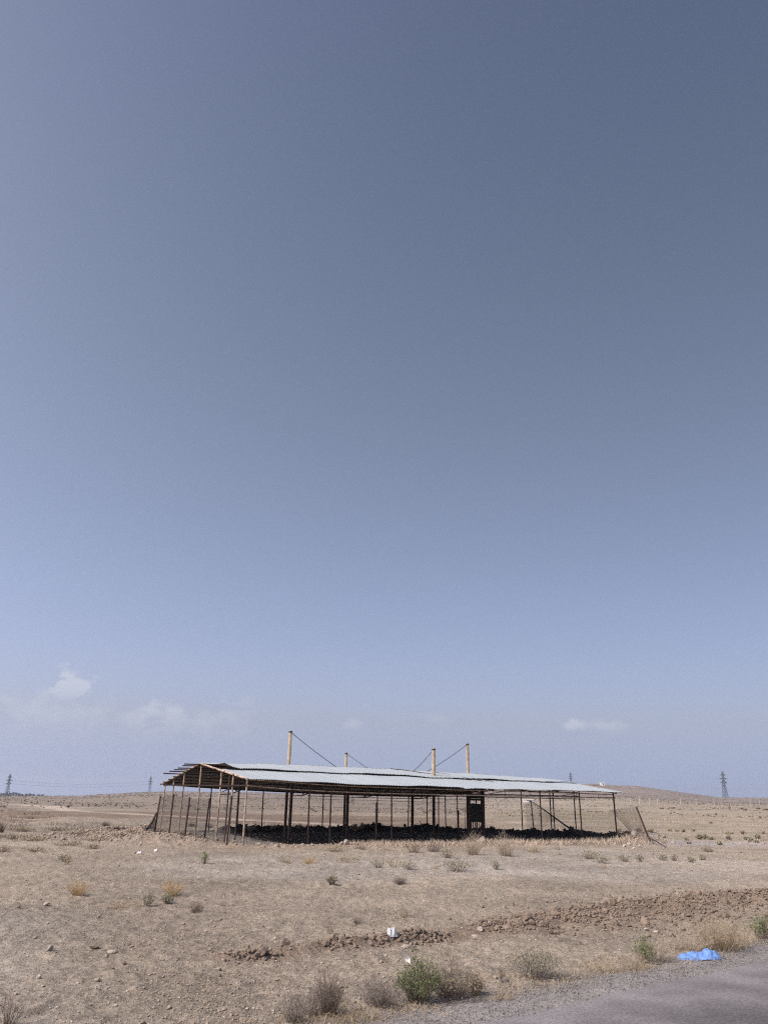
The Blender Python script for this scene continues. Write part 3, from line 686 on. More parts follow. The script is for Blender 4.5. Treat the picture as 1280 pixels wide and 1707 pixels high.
# ------------------------------------------------------------------ shrubs
def shrub_mesh(mb, c, w, hh, n, wid, r, spread=0.9, twigs=3, base=0.25):
    ends = []
    for i in range(n):
        a = r.uniform(0, 2 * math.pi); q = math.sqrt(r.random())
        bx, by = math.cos(a) * q * w * base, math.sin(a) * q * w * base
        tx, ty = math.cos(a) * q * w * spread / 1.0, math.sin(a) * q * w * spread
        tx += r.gauss(0, w * .14); ty += r.gauss(0, w * .14)
        top = hh * (1.05 - 0.55 * q * q) * r.uniform(0.5, 1.08)
        p0 = Vector((c[0] + bx, c[1] + by, hz_fast(c) - 0.02)); p2 = Vector((c[0] + tx, c[1] + ty, c[2] + top))
        p1 = p0.lerp(p2, 0.5) + Vector((r.gauss(0, w * .06), r.gauss(0, w * .06), hh * 0.10))
        side = Vector((r.gauss(0, 1), r.gauss(0, 1), 0.2)).normalized()
        mb.ribbon([p0, p0.lerp(p1, .55), p1, p2], wid, side); ends.append((p1, p2))
        for k in range(twigs):
            t = r.uniform(0.2, 0.95); s = p1.lerp(p2, t) if r.random() < .75 else p0.lerp(p1, .4 + .6 * t)
            e = s + Vector((r.gauss(0, 1), r.gauss(0, 1), r.uniform(.2, 1.4))).normalized() * hh * r.uniform(.10, .26)
            mb.ribbon([s, s.lerp(e, .5) + Vector((r.gauss(0, .01), r.gauss(0, .01), 0)), e], wid * .75, Vector((r.gauss(0, 1), r.gauss(0, 1), r.gauss(0, .4))).normalized())
            ends.append((s, e))
    return ends
def hz_fast(c): return c[2]
def leaf_mesh(mb, ends, n, ls, r):
    for i in range(n):
        a, b = ends[r.randrange(len(ends))]; p = a.lerp(b, r.random() ** 0.7)
        d = Vector((r.gauss(0, 1), r.gauss(0, 1), r.gauss(.5, .8))).normalized(); s = d.orthogonal().normalized()
        s = (s * math.cos(i) + d.cross(s) * math.sin(i)); l = ls * r.uniform(.6, 1.4)
        mb.add([p, p + d * l * .5 + s * l * .22, p + d * l, p + d * l * .5 - s * l * .22], [(0, 1, 2, 3)])
STY = {'grey': ('twig_grey', None, 0), 'dark': ('twig_dark', None, 0), 'straw': ('straw', None, 0), 'pale': ('straw_pale', None, 0), 'gold': ('straw_gold', None, 0),
       'green': ('twig_dark', 'leaf_green', 1.0), 'sage': ('twig_grey', 'leaf_sage', .8), 'olive': ('straw', 'leaf_olive', .6), 'brown': ('twig_dark', 'leaf_olive', .25)}
def shrub(px, py, wpx, hpx, kind, label, group=None, name=None, dens=1.0, spread=0.9, cat='shrub', twigs=None):
    c = at(px, py); r = random.Random(int(px * 31 + py * 7))
    dist = math.hypot(c.x, c.y); mpp = (dist * math.cos(PITCH) + 0.7) / FPX
    w = wpx * mpp * 0.56; hh = hpx * mpp * 0.92
    wid = max(0.0045, dist * 0.00034)
    near = dist < 25
    n = int((90 if near else 40) * dens * (0.5 + min(2.2, w / 0.3)))
    tw = twigs if twigs is not None else (4 if near else 2)
    m1, m2, k = STY[kind]
    nm = name or {'straw': 'grass_tuft', 'gold': 'grass_tuft', 'pale': 'grass_tuft', 'olive': 'weed_clump'}.get(kind, 'desert_shrub')
    c.z -= 0.01
    if m2:
        root = empty(nm, c, label, cat, group); mb = MB(); ends = shrub_mesh(mb, c, w, hh, n, wid, r, spread, tw)
        mb.build('stems', m1, root)
        lm = MB(); leaf_mesh(lm, ends, int(n * (9 if near else 5) * k), max(0.022, dist * 0.0016), r); lm.build('leaves', m2, root)
        return root
    mb = MB(); shrub_mesh(mb, c, w, hh, n, wid, r, spread, tw)
    return tag(mb.build(nm, m1, None, c), label, cat, group)

# roadside row
shrub(697, 1672, 74, 62, 'green', 'bright green bush in the roadside row of shrubs', dens=2.0)
shrub(752, 1663, 96, 50, 'brown', 'grey brown bush touching the right of the bright green bush', dens=1.9)
shrub(792, 1660, 30, 30, 'olive', 'small yellow green clump at the right end of the roadside bushes', dens=1.2)
shrub(632, 1678, 80, 46, 'grey', 'low grey twiggy shrub left of the bright green bush', dens=2.2)
shrub(548, 1692, 58, 62, 'dark', 'tall dark dry shrub at bottom centre left', dens=2.0)
shrub(516, 1692, 50, 42, 'grey', 'pale grey shrub touching the left of the tall dark dry shrub', dens=1.2)
shrub(490, 1706, 56, 42, 'grey', 'grey dry shrub at the bottom edge left of the dark shrub', dens=1.5)
shrub(590, 1700, 110, 16, 'straw', 'low yellow grass along the verge below the grey shrubs', dens=1.6)
shrub(700, 1690, 130, 12, 'straw', 'low yellow grass along the verge under the green bush', dens=1.5)
shrub(893, 1632, 76, 48, 'sage', 'open thin stemmed green grey weed beside the tarred road', dens=1.6, spread=1.0)
shrub(836, 1640, 10, 34, 'dark', 'single dark dead stalk near the road edge', dens=0.3, name='dead_stalk')
shrub(838, 1672, 34, 18, 'straw', 'small yellow tuft on gravel below the dead stalk', dens=0.8)
shrub(1074, 1606, 40, 44, 'green', 'small green weed left of the blue cloth', dens=0.8, spread=0.8)
shrub(1096, 1604, 46, 40, 'pale', 'pale dry weed touching the small green weed', dens=0.8)
shrub(1062, 1618, 70, 22, 'straw', 'yellow grass at the foot of the small green weed', dens=1.0)
shrub(1142, 1583, 86, 30, 'pale', 'pale dry grass behind the blue cloth', dens=1.4, spread=1.0)
shrub(1203, 1585, 104, 46, 'straw', 'large brown grass clump behind and right of blue cloth', dens=2.2)
shrub(1272, 1567, 44, 38, 'green', 'green weed at the right edge of the picture', dens=0.9)
shrub(1010, 1622, 60, 16, 'straw', 'low yellow grass on the verge between thin weed and green weed', dens=0.9)
shrub(1196, 1604, 34, 9, 'dark', 'flat dark weed on gravel just right of the blue cloth', dens=0.7)
shrub(1130, 1624, 46, 10, 'dark', 'flat dark weed on the gravel below the blue cloth', dens=0.6)
shrub(14, 1712, 44, 48, 'dark', 'bare dark twigs at the bottom left corner', dens=0.8, spread=0.9)
shrub(116, 1700, 22, 26, 'pale', 'thin pale forked twig near the bottom left corner', dens=0.12)
shrub(60, 1690, 60, 14, 'grey', 'flat grey dry weed near the bottom left corner', dens=0.7)
# open field
shrub(130, 1492, 42, 24, 'gold', 'orange straw tuft alone on the left of the field', dens=1.2)
shrub(288, 1494, 42, 26, 'gold', 'yellow straw tuft in the left field, tallest of its cluster', dens=1.2)
shrub(279, 1507, 24, 16, 'sage', 'small green weed just below the yellow straw tuft', dens=0.9)
shrub(245, 1510, 24, 24, 'sage', 'thin green grey weed left of the yellow straw tuft', dens=0.6)
shrub(327, 1520, 34, 17, 'dark', 'low dark weed right of and below the yellow straw tuft', dens=1.1)
shrub(205, 1513, 60, 10, 'straw', 'flat straw patch left of the thin green grey weed', dens=0.9)
shrub(341, 1441, 14, 19, 'green', 'small upright green weed below the left earth mound', dens=1.0)
shrub(553, 1474, 18, 15, 'sage', 'small round sage shrub left of the field centre', dens=1.2)
shrub(666, 1474, 30, 14, 'grey', 'low grey round shrub at the field centre', dens=1.8)
shrub(550, 1557, 18, 34, 'dark', 'thin dark upright weed in the field left of white bag', dens=0.35)
shrub(594, 1539, 24, 12, 'dark', 'flat dark weed between upright weed and white bag', dens=0.8)
shrub(675, 1530, 24, 17, 'straw', 'small straw tuft above the white plastic bag', dens=0.7)
shrub(516, 1440, 40, 15, 'gold', 'low yellow bush below the left half of the shelter', dens=1.6)
shrub(476, 1438, 36, 11, 'olive', 'flat olive weed left of the low yellow bush', dens=0.8)
shrub(580, 1438, 44, 12, 'olive', 'flat olive weed right of the low yellow bush', dens=0.8)
shrub(630, 1447, 34, 18, 'sage', 'sage weed left of a pair below shelter middle', dens=0.9)
shrub(658, 1446, 34, 17, 'olive', 'olive weed between two sage weeds below shelter middle', dens=0.8)
shrub(682, 1450, 30, 16, 'sage', 'sage weed right of a pair below shelter middle', dens=0.9)
shrub(764, 1453, 58, 25, 'sage', 'wide sage shrub below the boarded panel', dens=1.4)
shrub(826, 1449, 18, 15, 'sage', 'small sage shrub right of the wide sage shrub', dens=1.1)
shrub(725, 1449, 22, 12, 'straw', 'small straw tuft left of the wide sage shrub', dens=0.8)
shrub(745, 1430, 34, 20, 'brown', 'brown weed in front of shelter left of the pale bushes', dens=1.0)
shrub(788, 1425, 52, 38, 'pale', 'pale dry bush in front of the boarded panel', dens=1.9)
shrub(842, 1426, 50, 40, 'pale', 'pale dry bush right of the boarded panel', dens=1.9)
shrub(722, 1420, 44, 24, 'grey', 'grey dry bush in front of the middle mast column', dens=1.4)
shrub(690, 1421, 36, 21, 'brown', 'brown weed in front of the shelter left of the mast column', dens=1.0)
shrub(560, 1420, 40, 10, 'brown', 'flat brown weed before the shelter beneath its left column pair', dens=0.9)
shrub(600, 1415, 40, 13, 'grey', 'grey dry weed before the shelter left of the short post', dens=1.0)
shrub(645, 1417, 36, 12, 'pale', 'pale dry weed before the shelter right of the short post', dens=1.0)
shrub(890, 1420, 50, 12, 'straw', 'straw weeds at the shelter front right of the pale bushes', dens=1.2)
shrub(930, 1416, 30, 18, 'pale', 'pale upright weed at the shelter front near its right end', dens=0.6)
shrub(983, 1432, 32, 15, 'sage', 'sage weed below the right end of the shelter', dens=1.1)
shrub(1003, 1439, 26, 11, 'sage', 'low sage weed just right of the one below shelter end', dens=1.0)
for i, (x, y, w, q) in enumerate(((1040, 1436, 24, 12), (1066, 1436, 18, 10), (1104, 1434, 18, 13), (1124, 1435, 16, 11), (1151, 1437, 12, 8), (1170, 1434, 12, 8))):
    shrub(x, y, w, q, 'sage', 'small sage weed in the loose row right of the shelter mound', 'sage weeds right of the shelter mound', dens=0.9)
shrub(1005, 1448, 26, 9, 'straw', 'flat straw tuft below the two sage weeds at right', dens=0.8)
shrub(1180, 1420, 26, 10, 'brown', 'brown weed right of the earth mound below the grey pad', dens=0.9)
# left scrub
shrub(2, 1388, 18, 17, 'dark', 'round dark bush at the left edge of the picture', dens=2.2)
shrub(106, 1436, 22, 11, 'sage', 'small sage shrub in the left field below the scrub', dens=1.2)
shrub(112, 1441, 16, 15, 'olive', 'olive weed just below the small sage shrub at left', dens=0.7)
shrub(6, 1421, 22, 11, 'brown', 'brown weed at the left edge below the round dark bush', dens=1.2)
shrub(176, 1378, 14, 9, 'dark', 'dark rounded bush left of the net fence, the larger', dens=2.0)
shrub(196, 1383, 11, 6, 'dark', 'dark rounded bush left of the net fence, the smaller', dens=2.0)
for x, y, w, q in ((130, 1391, 50, 7), (95, 1385, 36, 6), (40, 1386, 44, 7), (60, 1402, 40, 6), (160, 1402, 50, 7), (20, 1398, 30, 6), (115, 1409, 54, 7), (155, 1415, 30, 8), (60, 1420, 40, 7), (200, 1395, 30, 6), (220, 1388, 26, 5)):
    shrub(x, y, w, q, 'brown', 'low brown scrub on the rough ground left of the shelter', 'brown scrub left of the shelter', dens=1.2)
# seen through the shelter and beyond
shrub(592, 1385, 18, 11, 'olive', 'round olive bush seen through the shelter behind its back posts', dens=2.0)
shrub(604, 1383, 8, 11, 'olive', 'smaller olive bush touching the round one behind the shelter', dens=1.6)
for x, y, w in ((418, 1385, 22), (455, 1382, 26), (500, 1381, 24), (350, 1380, 22), (320, 1378, 20)):
    shrub(x, y, w, 9, 'grey', 'grey scrub seen through the left half of the shelter', 'grey scrub behind the shelter', dens=1.6)
for x, y, w, q in ((1032, 1387, 9, 6), (1064, 1387, 11, 7), (1084, 1388, 10, 7), (1116, 1386, 6, 3), (1128, 1386, 5, 3), (1139, 1387, 6, 4), (1155, 1386, 5, 3), (1185, 1373, 6, 2), (1238, 1391, 9, 6), (1215, 1391, 12, 3), (1272, 1390, 5, 3)):
    shrub(x, y, w, q, 'brown', 'small dark shrub dotted on the far plain right of the shelter', 'dark shrubs dotted on the right plain', dens=2.4)
for x, y, w, q in ((1144, 1401, 6, 4), (1165, 1399, 10, 7), (1174, 1399, 9, 8), (1185, 1400, 9, 4), (1214, 1400, 6, 6), (1242, 1400, 6, 5), (1251, 1401, 8, 4), (1262, 1398, 9, 7), (1199, 1409, 9, 6), (1260, 1405, 6, 3), (1249, 1404, 5, 3), (1148, 1407, 5, 3)):
    shrub(x, y, w, q, 'sage', 'small sage shrub beside the grey strip right of the shelter', 'sage shrubs along the grey strip', dens=2.2)

# ------------------------------------------------------------------ clods, stones, litter
def rock_mesh(name, r, sub=1, sq=0.75, jag=0.34, lumps=False):
    bm = bmesh.new(); bmesh.ops.create_icosphere(bm, subdivisions=sub, radius=1)
    ax = Vector((r.uniform(.7, 1.3), r.uniform(.7, 1.1), r.uniform(sq * .8, sq * 1.2)))
    for v in bm.verts:
        v.co = Vector((v.co.x * ax.x, v.co.y * ax.y, v.co.z * ax.z)) * r.uniform(1 - jag, 1 + jag)
    if lumps:
        q = [Vector((r.gauss(0, 1), r.gauss(0, 1), r.gauss(0, 1))).normalized() for k in range(5)]
        for v in bm.verts:      # broken faces: cut the ball by a few planes, then roughen
            for n in q:
                d = v.co.dot(n)
                if d > 0.55: v.co -= n * (d - 0.55) * 0.9
            v.co *= r.uniform(0.9, 1.1)
    me = bpy.data.meshes.new(name); bm.to_mesh(me); bm.free(); return me
cl = empty('clod_ridge', Vector((3, 15, 0)), 'ridge of broken brown soil clods running beside the road verge', 'soil ridge')
rc = random.Random(5)
cmeshes = [rock_mesh('clod', rc, 2, 0.75, 0.2, True) for i in range(12)]
for m_ in cmeshes: m_.materials.append(MATS['clod'])
cpts = np.array(CLODS); clen = np.concatenate([[0], np.cumsum(np.hypot(*np.diff(cpts, axis=0).T))])
def clod_spot(r):
    while True:
        s = r.random() ** 0.85 * clen[-1]
        t = s / clen[-1]; wide = float(sstep(t, 0.25, 0.62))
        gap = float(fbm(np.array([s / 0.55]), np.array([3.7]), 201, 3)[0])
        if gap + 0.5 * wide + r.gauss(0, 0.14) > -0.08: break
    x, y = np.interp(s, clen, cpts[:, 0]), np.interp(s, clen, cpts[:, 1])
    w = 0.12 + 0.5 * wide
    o_ = r.gauss(0, w) * (1 if r.random() < .8 else 1.9)
    return x - 0.6 * o_ + r.gauss(0, .05), y + 0.8 * o_ + r.gauss(0, .05), t
for i in range(290):
    x, y, t = clod_spot(rc); sz = 0.028 * math.exp(abs(rc.gauss(0, 0.6))) ; sz = min(sz, 0.12)
    o = bpy.data.objects.new('clod', cmeshes[i % 12]); COL.objects.link(o); o.parent = cl
    o.location = Vector((x, y, hz(x, y) + sz * rc.uniform(-0.1, 0.55))) - cl.location; o.scale = (sz, sz, sz)
    o.rotation_euler = (rc.uniform(-1.2, 1.2), rc.uniform(-1.2, 1.2), rc.uniform(0, 6.3))
OCT = [(1, 0, 0), (0, 1, 0), (-1, 0, 0), (0, -1, 0), (0, 0, 1), (0, 0, -1)]
OF = [(0, 1, 4), (1, 2, 4), (2, 3, 4), (3, 0, 4), (1, 0, 5), (2, 1, 5), (3, 2, 5), (0, 3, 5)]
def crumbs(X, Y, SZ, seed, flat=0.7):
    g = np.random.default_rng(seed); n = len(X); Z = h(X, Y)
    base = np.array(OCT, float)[None] * g.uniform(0.55, 1.35, (n, 6, 1)) + g.normal(0, 0.22, (n, 6, 3))
    base[:, :, 2] *= flat
    a = g.uniform(0, 6.28, n); c, s = np.cos(a)[:, None], np.sin(a)[:, None]
    bx = base[:, :, 0] * c - base[:, :, 1] * s; by = base[:, :, 0] * s + base[:, :, 1] * c
    P_ = np.stack([X[:, None] + bx * SZ[:, None], Y[:, None] + by * SZ[:, None], Z[:, None] + (base[:, :, 2] + 0.25) * SZ[:, None]], -1).reshape(-1, 3)
    Fq = (np.array(OF)[None] + (np.arange(n) * 6)[:, None, None]).reshape(-1, 3)
    me = bpy.data.meshes.new('crumbs'); me.vertices.add(len(P_)); me.vertices.foreach_set('co', P_.astype(np.float32).ravel())
    me.loops.add(Fq.size); me.loops.foreach_set('vertex_index', Fq.ravel().astype(np.int32))
    me.polygons.add(len(Fq)); me.polygons.foreach_set('loop_start', np.arange(0, Fq.size, 3, dtype=np.int32)); me.update(calc_edges=True)
    return me
sp_ = [clod_spot(rc) for i in range(4200)]
me = crumbs(np.array([p[0] for p in sp_]), np.array([p[1] for p in sp_]), np.array([rc.uniform(.012, .045) for p in sp_]), 3)
me.transform(Matrix.Translation(-cl.location)); o = link('small_clods', me, 'clod', cl); o['kind'] = 'stuff'
# loose soil crumbs and pebbles over the field
g = np.random.default_rng(12)
def scatter(n, rmin, rmax, keep):
    r_ = np.exp(g.uniform(math.log(rmin), math.log(rmax), n)); a_ = np.radians(g.uniform(-30, 30, n))
    X, Y = r_ * np.sin(a_), r_ * np.cos(a_); k = keep(X, Y); return X[k], Y[k], r_[k]
off_road = lambda X, Y: road_n(X, Y) > EDGE + 0.5 + 0.4 * g.random(len(X))
X, Y, D_ = scatter(60000, 8, 60, lambda X, Y: off_road(X, Y) & (fbm(X / 1.6, Y / 1.6, 77, 3) + 0.35 * g.normal(size=len(X)) > 0.0))
o = link('soil_crumbs', crumbs(X, Y, g.uniform(0.005, 0.017, len(X)) * (1 + (g.random(len(X)) < .015) * 1.7) * np.maximum(1, D_ / 22), 4, 0.6), 'crumb'); o['kind'] = 'stuff'
o['label'] = 'loose soil crumbs scattered over the bare field'
X, Y, D_ = scatter(2200, 8, 70, off_road)
o = link('pebbles', crumbs(X, Y, g.uniform(0.008, 0.022, len(X)) * np.maximum(1, D_ / 24), 5, 0.7), 'pale_stone'); o['kind'] = 'stuff'
o['label'] = 'pale pebbles strewn over the field'
s_ = g.uniform(-2, 14, 9000); n_ = EDGE - 0.25 + 1.2 * np.abs(g.uniform(0, 1, 9000))
X, Y = s_ * RD[0] + n_ * RN[0], s_ * RD[1] + n_ * RN[1]
me = crumbs(X, Y, g.uniform(0.005, 0.013, len(X)), 6, 0.7)
me.transform(Matrix.Translation((0, 0, 0.026)))
o = link('shoulder_chippings', me, 'chipping'); o['kind'] = 'stuff'; o['label'] = 'grey stone chippings on the road shoulder'
# mound rubble
mpt = []
for pts, w, n in ((MOUND_L, 2.6, 3600), (MOUND_F, 0.8, 1200), (MOUND_R, 0.8, 420), ):
    q = np.array(pts); cu = np.concatenate([[0], np.cumsum(np.hypot(*np.diff(q, axis=0).T))])
    ss = g.uniform(0, cu[-1], n); mpt.append(np.stack([np.interp(ss, cu, q[:, 0]) + g.normal(0, w * .6, n), np.interp(ss, cu, q[:, 1]) + g.normal(0, w * .6, n)], 1))
mpt = np.concatenate(mpt)
o = link('mound_rubble', crumbs(mpt[:, 0], mpt[:, 1], 0.022 * np.exp(np.abs(g.normal(0, .6, len(mpt)))), 9, 0.75), 'crumb'); o['kind'] = 'stuff'
o['label'] = 'broken earth lumps on the mounds round the pen'

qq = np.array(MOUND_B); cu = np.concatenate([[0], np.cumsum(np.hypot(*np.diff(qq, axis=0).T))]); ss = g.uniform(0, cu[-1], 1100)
o = link('shade_painted_lumps', crumbs(np.interp(ss, cu, qq[:, 0]) + g.normal(0, .4, 1100), np.interp(ss, cu, qq[:, 1]) + g.normal(0, .4, 1100), 0.03 * np.exp(np.abs(g.normal(0, .55, 1100))), 10, 0.8), 'shade_painted_earth'); o['kind'] = 'stuff'
o['label'] = 'earth lumps heaped along the back of the pen, roof shade painted into their colour'
def blades(n, rmin, rmax, hmin, hmax, seed, keep, wk):
    X, Y, D = scatter(n, rmin, rmax, keep); Z = h(X, Y); n = len(X); q = np.random.default_rng(seed)
    a = q.uniform(0, 6.28, n); w = np.maximum(0.003, D * wk); H_ = q.uniform(hmin, hmax, n) * np.maximum(1, D / 26)
    P_ = np.zeros((n, 3, 3)); P_[:, 0] = np.stack([X - np.cos(a) * w, Y - np.sin(a) * w, Z - 0.005], 1)
    P_[:, 1] = np.stack([X + np.cos(a) * w, Y + np.sin(a) * w, Z - 0.005], 1)
    P_[:, 2] = np.stack([X + q.normal(0, .7, n) * H_, Y + q.normal(0, .7, n) * H_, Z + H_], 1)
    me = bpy.data.meshes.new('blades'); me.vertices.add(n * 3); me.vertices.foreach_set('co', P_.astype(np.float32).ravel())
    me.loops.add(n * 3); me.loops.foreach_set('vertex_index', np.arange(n * 3, dtype=np.int32))
    me.polygons.add(n); me.polygons.foreach_set('loop_start', np.arange(0, n * 3, 3, dtype=np.int32)); me.update(calc_edges=True); return me
patch = lambda X, Y: off_road(X, Y) & (fbm(X / 1.1, Y / 1.1, 101, 4, .6) + 0.3 * g.normal(size=len(X)) > 0.12)
o = link('dry_grass', blades(52000, 8, 65, .015, .05, 1, patch, 0.00028), 'straw_pale'); o['kind'] = 'stuff'; o['label'] = 'short pale dry grass over the field'
patch2 = lambda X, Y: off_road(X, Y) & (fbm(X / 1.4, Y / 1.4, 111, 4, .6) + 0.25 * g.normal(size=len(X)) > 0.3)
o = link('dark_stubble', blades(30000, 8, 75, .012, .045, 2, patch2, 0.00024), 'twig_dark'); o['kind'] = 'stuff'; o['label'] = 'dark dry stubble in patches over the field'
lf = lambda X, Y: (uv(X, Y)[0] < -1.5) & (fbm(X / 2.0, Y / 2.0, 131, 4, .6) + 0.2 * g.normal(size=len(X)) > 0.18)
o = link('scrub_stubble', blades(60000, 38, 130, .05, .13, 6, lf, 0.0003), 'twig_dark'); o['kind'] = 'stuff'; o['label'] = 'low brown scrub growth over the rough ground at left'
rg_ = lambda X, Y: (uv(X, Y)[0] > 24) & (fbm(X / 3, Y / 3, 141, 4, .6) + 0.2 * g.normal(size=len(X)) > 0.3)
o = link('plain_stubble', blades(34000, 44, 170, .03, .08, 7, rg_, 0.0003), 'straw'); o['kind'] = 'stuff'; o['label'] = 'sparse straw growth over the plain at right'
mf = lambda X, Y: (np.abs(uv(X, Y)[1] + 2.0) < 1.5) & (uv(X, Y)[0] > 4) & (uv(X, Y)[0] < 23)
o = link('pen_edge_grass', blades(60000, 33, 56, .06, .17, 3, mf, 0.0004), 'straw_pale'); o['kind'] = 'stuff'; o['label'] = 'dry grass fringe along the front of the shelter'
vg = lambda X, Y: (np.abs(road_n(X, Y) - EDGE - 0.95 - 0.3 * fbm(X, Y, 7, 3)) < 0.45) & (fbm(X / .5, Y / .5, 9, 3) > -0.05)
o = link('verge_grass', blades(60000, 8, 22, .03, .10, 4, vg, 0.0003), 'straw'); o['kind'] = 'stuff'; o['label'] = 'thin yellow grass along the road verge'

def far_dots(name, n, rmin, rmax, smin, smax, label, seed, thr):
    r_ = np.sqrt(g.uniform(rmin ** 2, rmax ** 2, n)); a_ = np.radians(g.uniform(-32, 32, n)); X, Y = r_ * np.sin(a_), r_ * np.cos(a_)
    k = (fbm(X / 45, Y / 45, seed, 3) + 0.25 * g.normal(size=n) > thr); X, Y, r_ = X[k], Y[k], r_[k]
    o = link(name, crumbs(X, Y, g.uniform(smin, smax, len(X)), seed, 0.7), 'scrub_far'); o['kind'] = 'stuff'; o['label'] = label
far_dots('plain_scrub', 9000, 110, 460, 0.10, 0.26, 'tiny scrub plants dotted over the far plain', 301, -0.05)
far_dots('hill_scrub', 16000, 420, 1230, 0.22, 0.55, 'tiny scrub plants dotted over the far hills', 305, -0.1)

def single_rock(px, py, wpx, hpx, m, label, name='stone', group=None, seed=None):
    c = at(px, py); mpp = (math.hypot(c.x, c.y) * math.cos(PITCH) + .7) / FPX
    r = random.Random(seed or int(px * 13 + py)); me = rock_mesh(name, r, 2, 1.0, 0.12, True); me.materials.append(MATS[m])
    o = link(name, me, None, None, (c.x, c.y, c.z + hpx * mpp * .32)); o.scale = (wpx * mpp * .5, wpx * mpp * .5, hpx * mpp * .5)
    o.rotation_euler = (0, 0, r.uniform(0, 6.3)); return tag(o, label, 'stone', group)
single_rock(83, 1585, 9, 11, 'stone', 'upright grey stone in the left foreground')
single_rock(157, 1582, 15, 6, 'clod', 'dark flat clod right of the upright grey stone', 'soil_lump')
single_rock(188, 1589, 16, 6, 'stone', 'flat pale stone right of the dark flat clod')
single_rock(216, 1577, 8, 5, 'clod', 'small dark lump above the flat pale stone', 'soil_lump')
single_rock(208, 1609, 7, 6, 'clod', 'small dark lump below the flat pale stone', 'soil_lump')
single_rock(64, 1634, 8, 6, 'pale_stone', 'small pale stone below the upright grey stone')
single_rock(31, 1515, 7, 6, 'clod', 'dark lump in the left field, left of a pale brown stone', 'soil_lump')
single_rock(78, 1512, 9, 6, 'stone', 'pale brown stone in the left field below orange straw tuft')
single_rock(165, 1530, 7, 5, 'stone', 'small brown stone between straw tufts and upright stone')
single_rock(368, 1536, 6, 4, 'clod', 'tiny dark lump right of the low dark weed', 'soil_lump')
single_rock(676, 1583, 10, 6, 'pale_stone', 'small pale stone at the clod ridge above white paper')
single_rock(792, 1565, 16, 7, 'pale_stone', 'flat pale stone on the clod ridge centre')
single_rock(800, 1553, 14, 10, 'stone', 'rounded brown stone above the flat pale stone of the ridge')
single_rock(1093, 1556, 9, 6, 'pale_stone', 'pale stone below the clod ridge at right, the larger')
single_rock(1077, 1552, 6, 5, 'pale_stone', 'pale stone below the clod ridge at right, the smaller')
single_rock(366, 1690, 6, 5, 'pale_stone', 'tiny white stone on the bottom left field')
single_rock(577, 1408, 11, 10, 'stone', 'pale boulder at the foot of the left column pair', 'boulder')
single_rock(1056, 1397, 11, 14, 'stone', 'pointed grey stone on the dark heap left of leaning post', 'boulder')
for x, y in ((1048, 1409), (1040, 1412), (1066, 1412), (1056, 1416)):
    single_rock(x, y, 7, 5, 'pale_stone', 'pale broken stone on the right earth mound', group='pale stones on the right mound')
for x, y, w in ((1103, 1348, 9), (1112, 1349, 8), (1120, 1348, 10), (1131, 1350, 8), (1189, 1348, 7), (1204, 1348, 5), (1215, 1348, 6), (1235, 1349, 9), (1242, 1351, 8), (1262, 1349, 10), (1275, 1350, 8)):
    single_rock(x, y, w, 4, 'clod', 'dark earth heap in the far line of heaps at right', 'earth_heap', 'far earth heaps at right')

def crumple(px, py, wpx, dpx, hpx, seed, m, name, label, cat, segs=(34, 16), lobes=None, rz=0.0):
    """Crumpled closed cloth body lying on the ground."""
    c = at(px, py); mpp = (math.hypot(c.x, c.y) * math.cos(PITCH) + .7) / FPX
    w, d, hh = wpx * mpp, dpx * mpp, hpx * mpp; nx, ny = segs; mb = MB(); V = []
    for j in range(ny):
        a = math.pi * 2 * j / ny
        for i in range(nx):
            t = i / (nx - 1); e = math.sqrt(max(0.0, 1 - (2 * t - 1) ** 4))
            e = 0.25 + 0.75 * e
            prof = float(np.interp(t, [p[0] for p in lobes], [p[1] for p in lobes])) if lobes else 1.0
            f2 = 1 - abs(float(fbm(np.array([t * 9.0 + a * 0.6]), np.array([a * 1.1 + seed * 3]), seed + 5, 2, .5)[0])) * 2.2
            f1 = 0.6 * f2 - 0.3 + float(fbm(np.array([t * 7.0 + math.cos(a) * 1.2]), np.array([math.sin(a) * 1.2 + seed]), seed, 4, .6)[0])
            y = math.cos(a) * d * .5 * e * (0.75 + .25 * prof) * (1 + .35 * f1)
            z = max(-0.01, (math.sin(a) * .55 + .42) * hh * prof * e * (1 + .45 * f1))
            x = (t - .5) * w + f1 * w * .025
            V.append((x * math.cos(rz) - y * math.sin(rz), x * math.sin(rz) + y * math.cos(rz), z))
    Fc = [(j * nx + i, j * nx + i + 1, ((j + 1) % ny) * nx + i + 1, ((j + 1) % ny) * nx + i) for j in range(ny) for i in range(nx - 1)]
    Fc += [tuple(j * nx for j in range(ny)), tuple(j * nx + nx - 1 for j in range(ny))[::-1]]
    mb.add(V, Fc); o = link(name, mb.mesh(name, (0, 0, 0), True), m, None, (c.x, c.y, c.z)); return tag(o, label, cat)
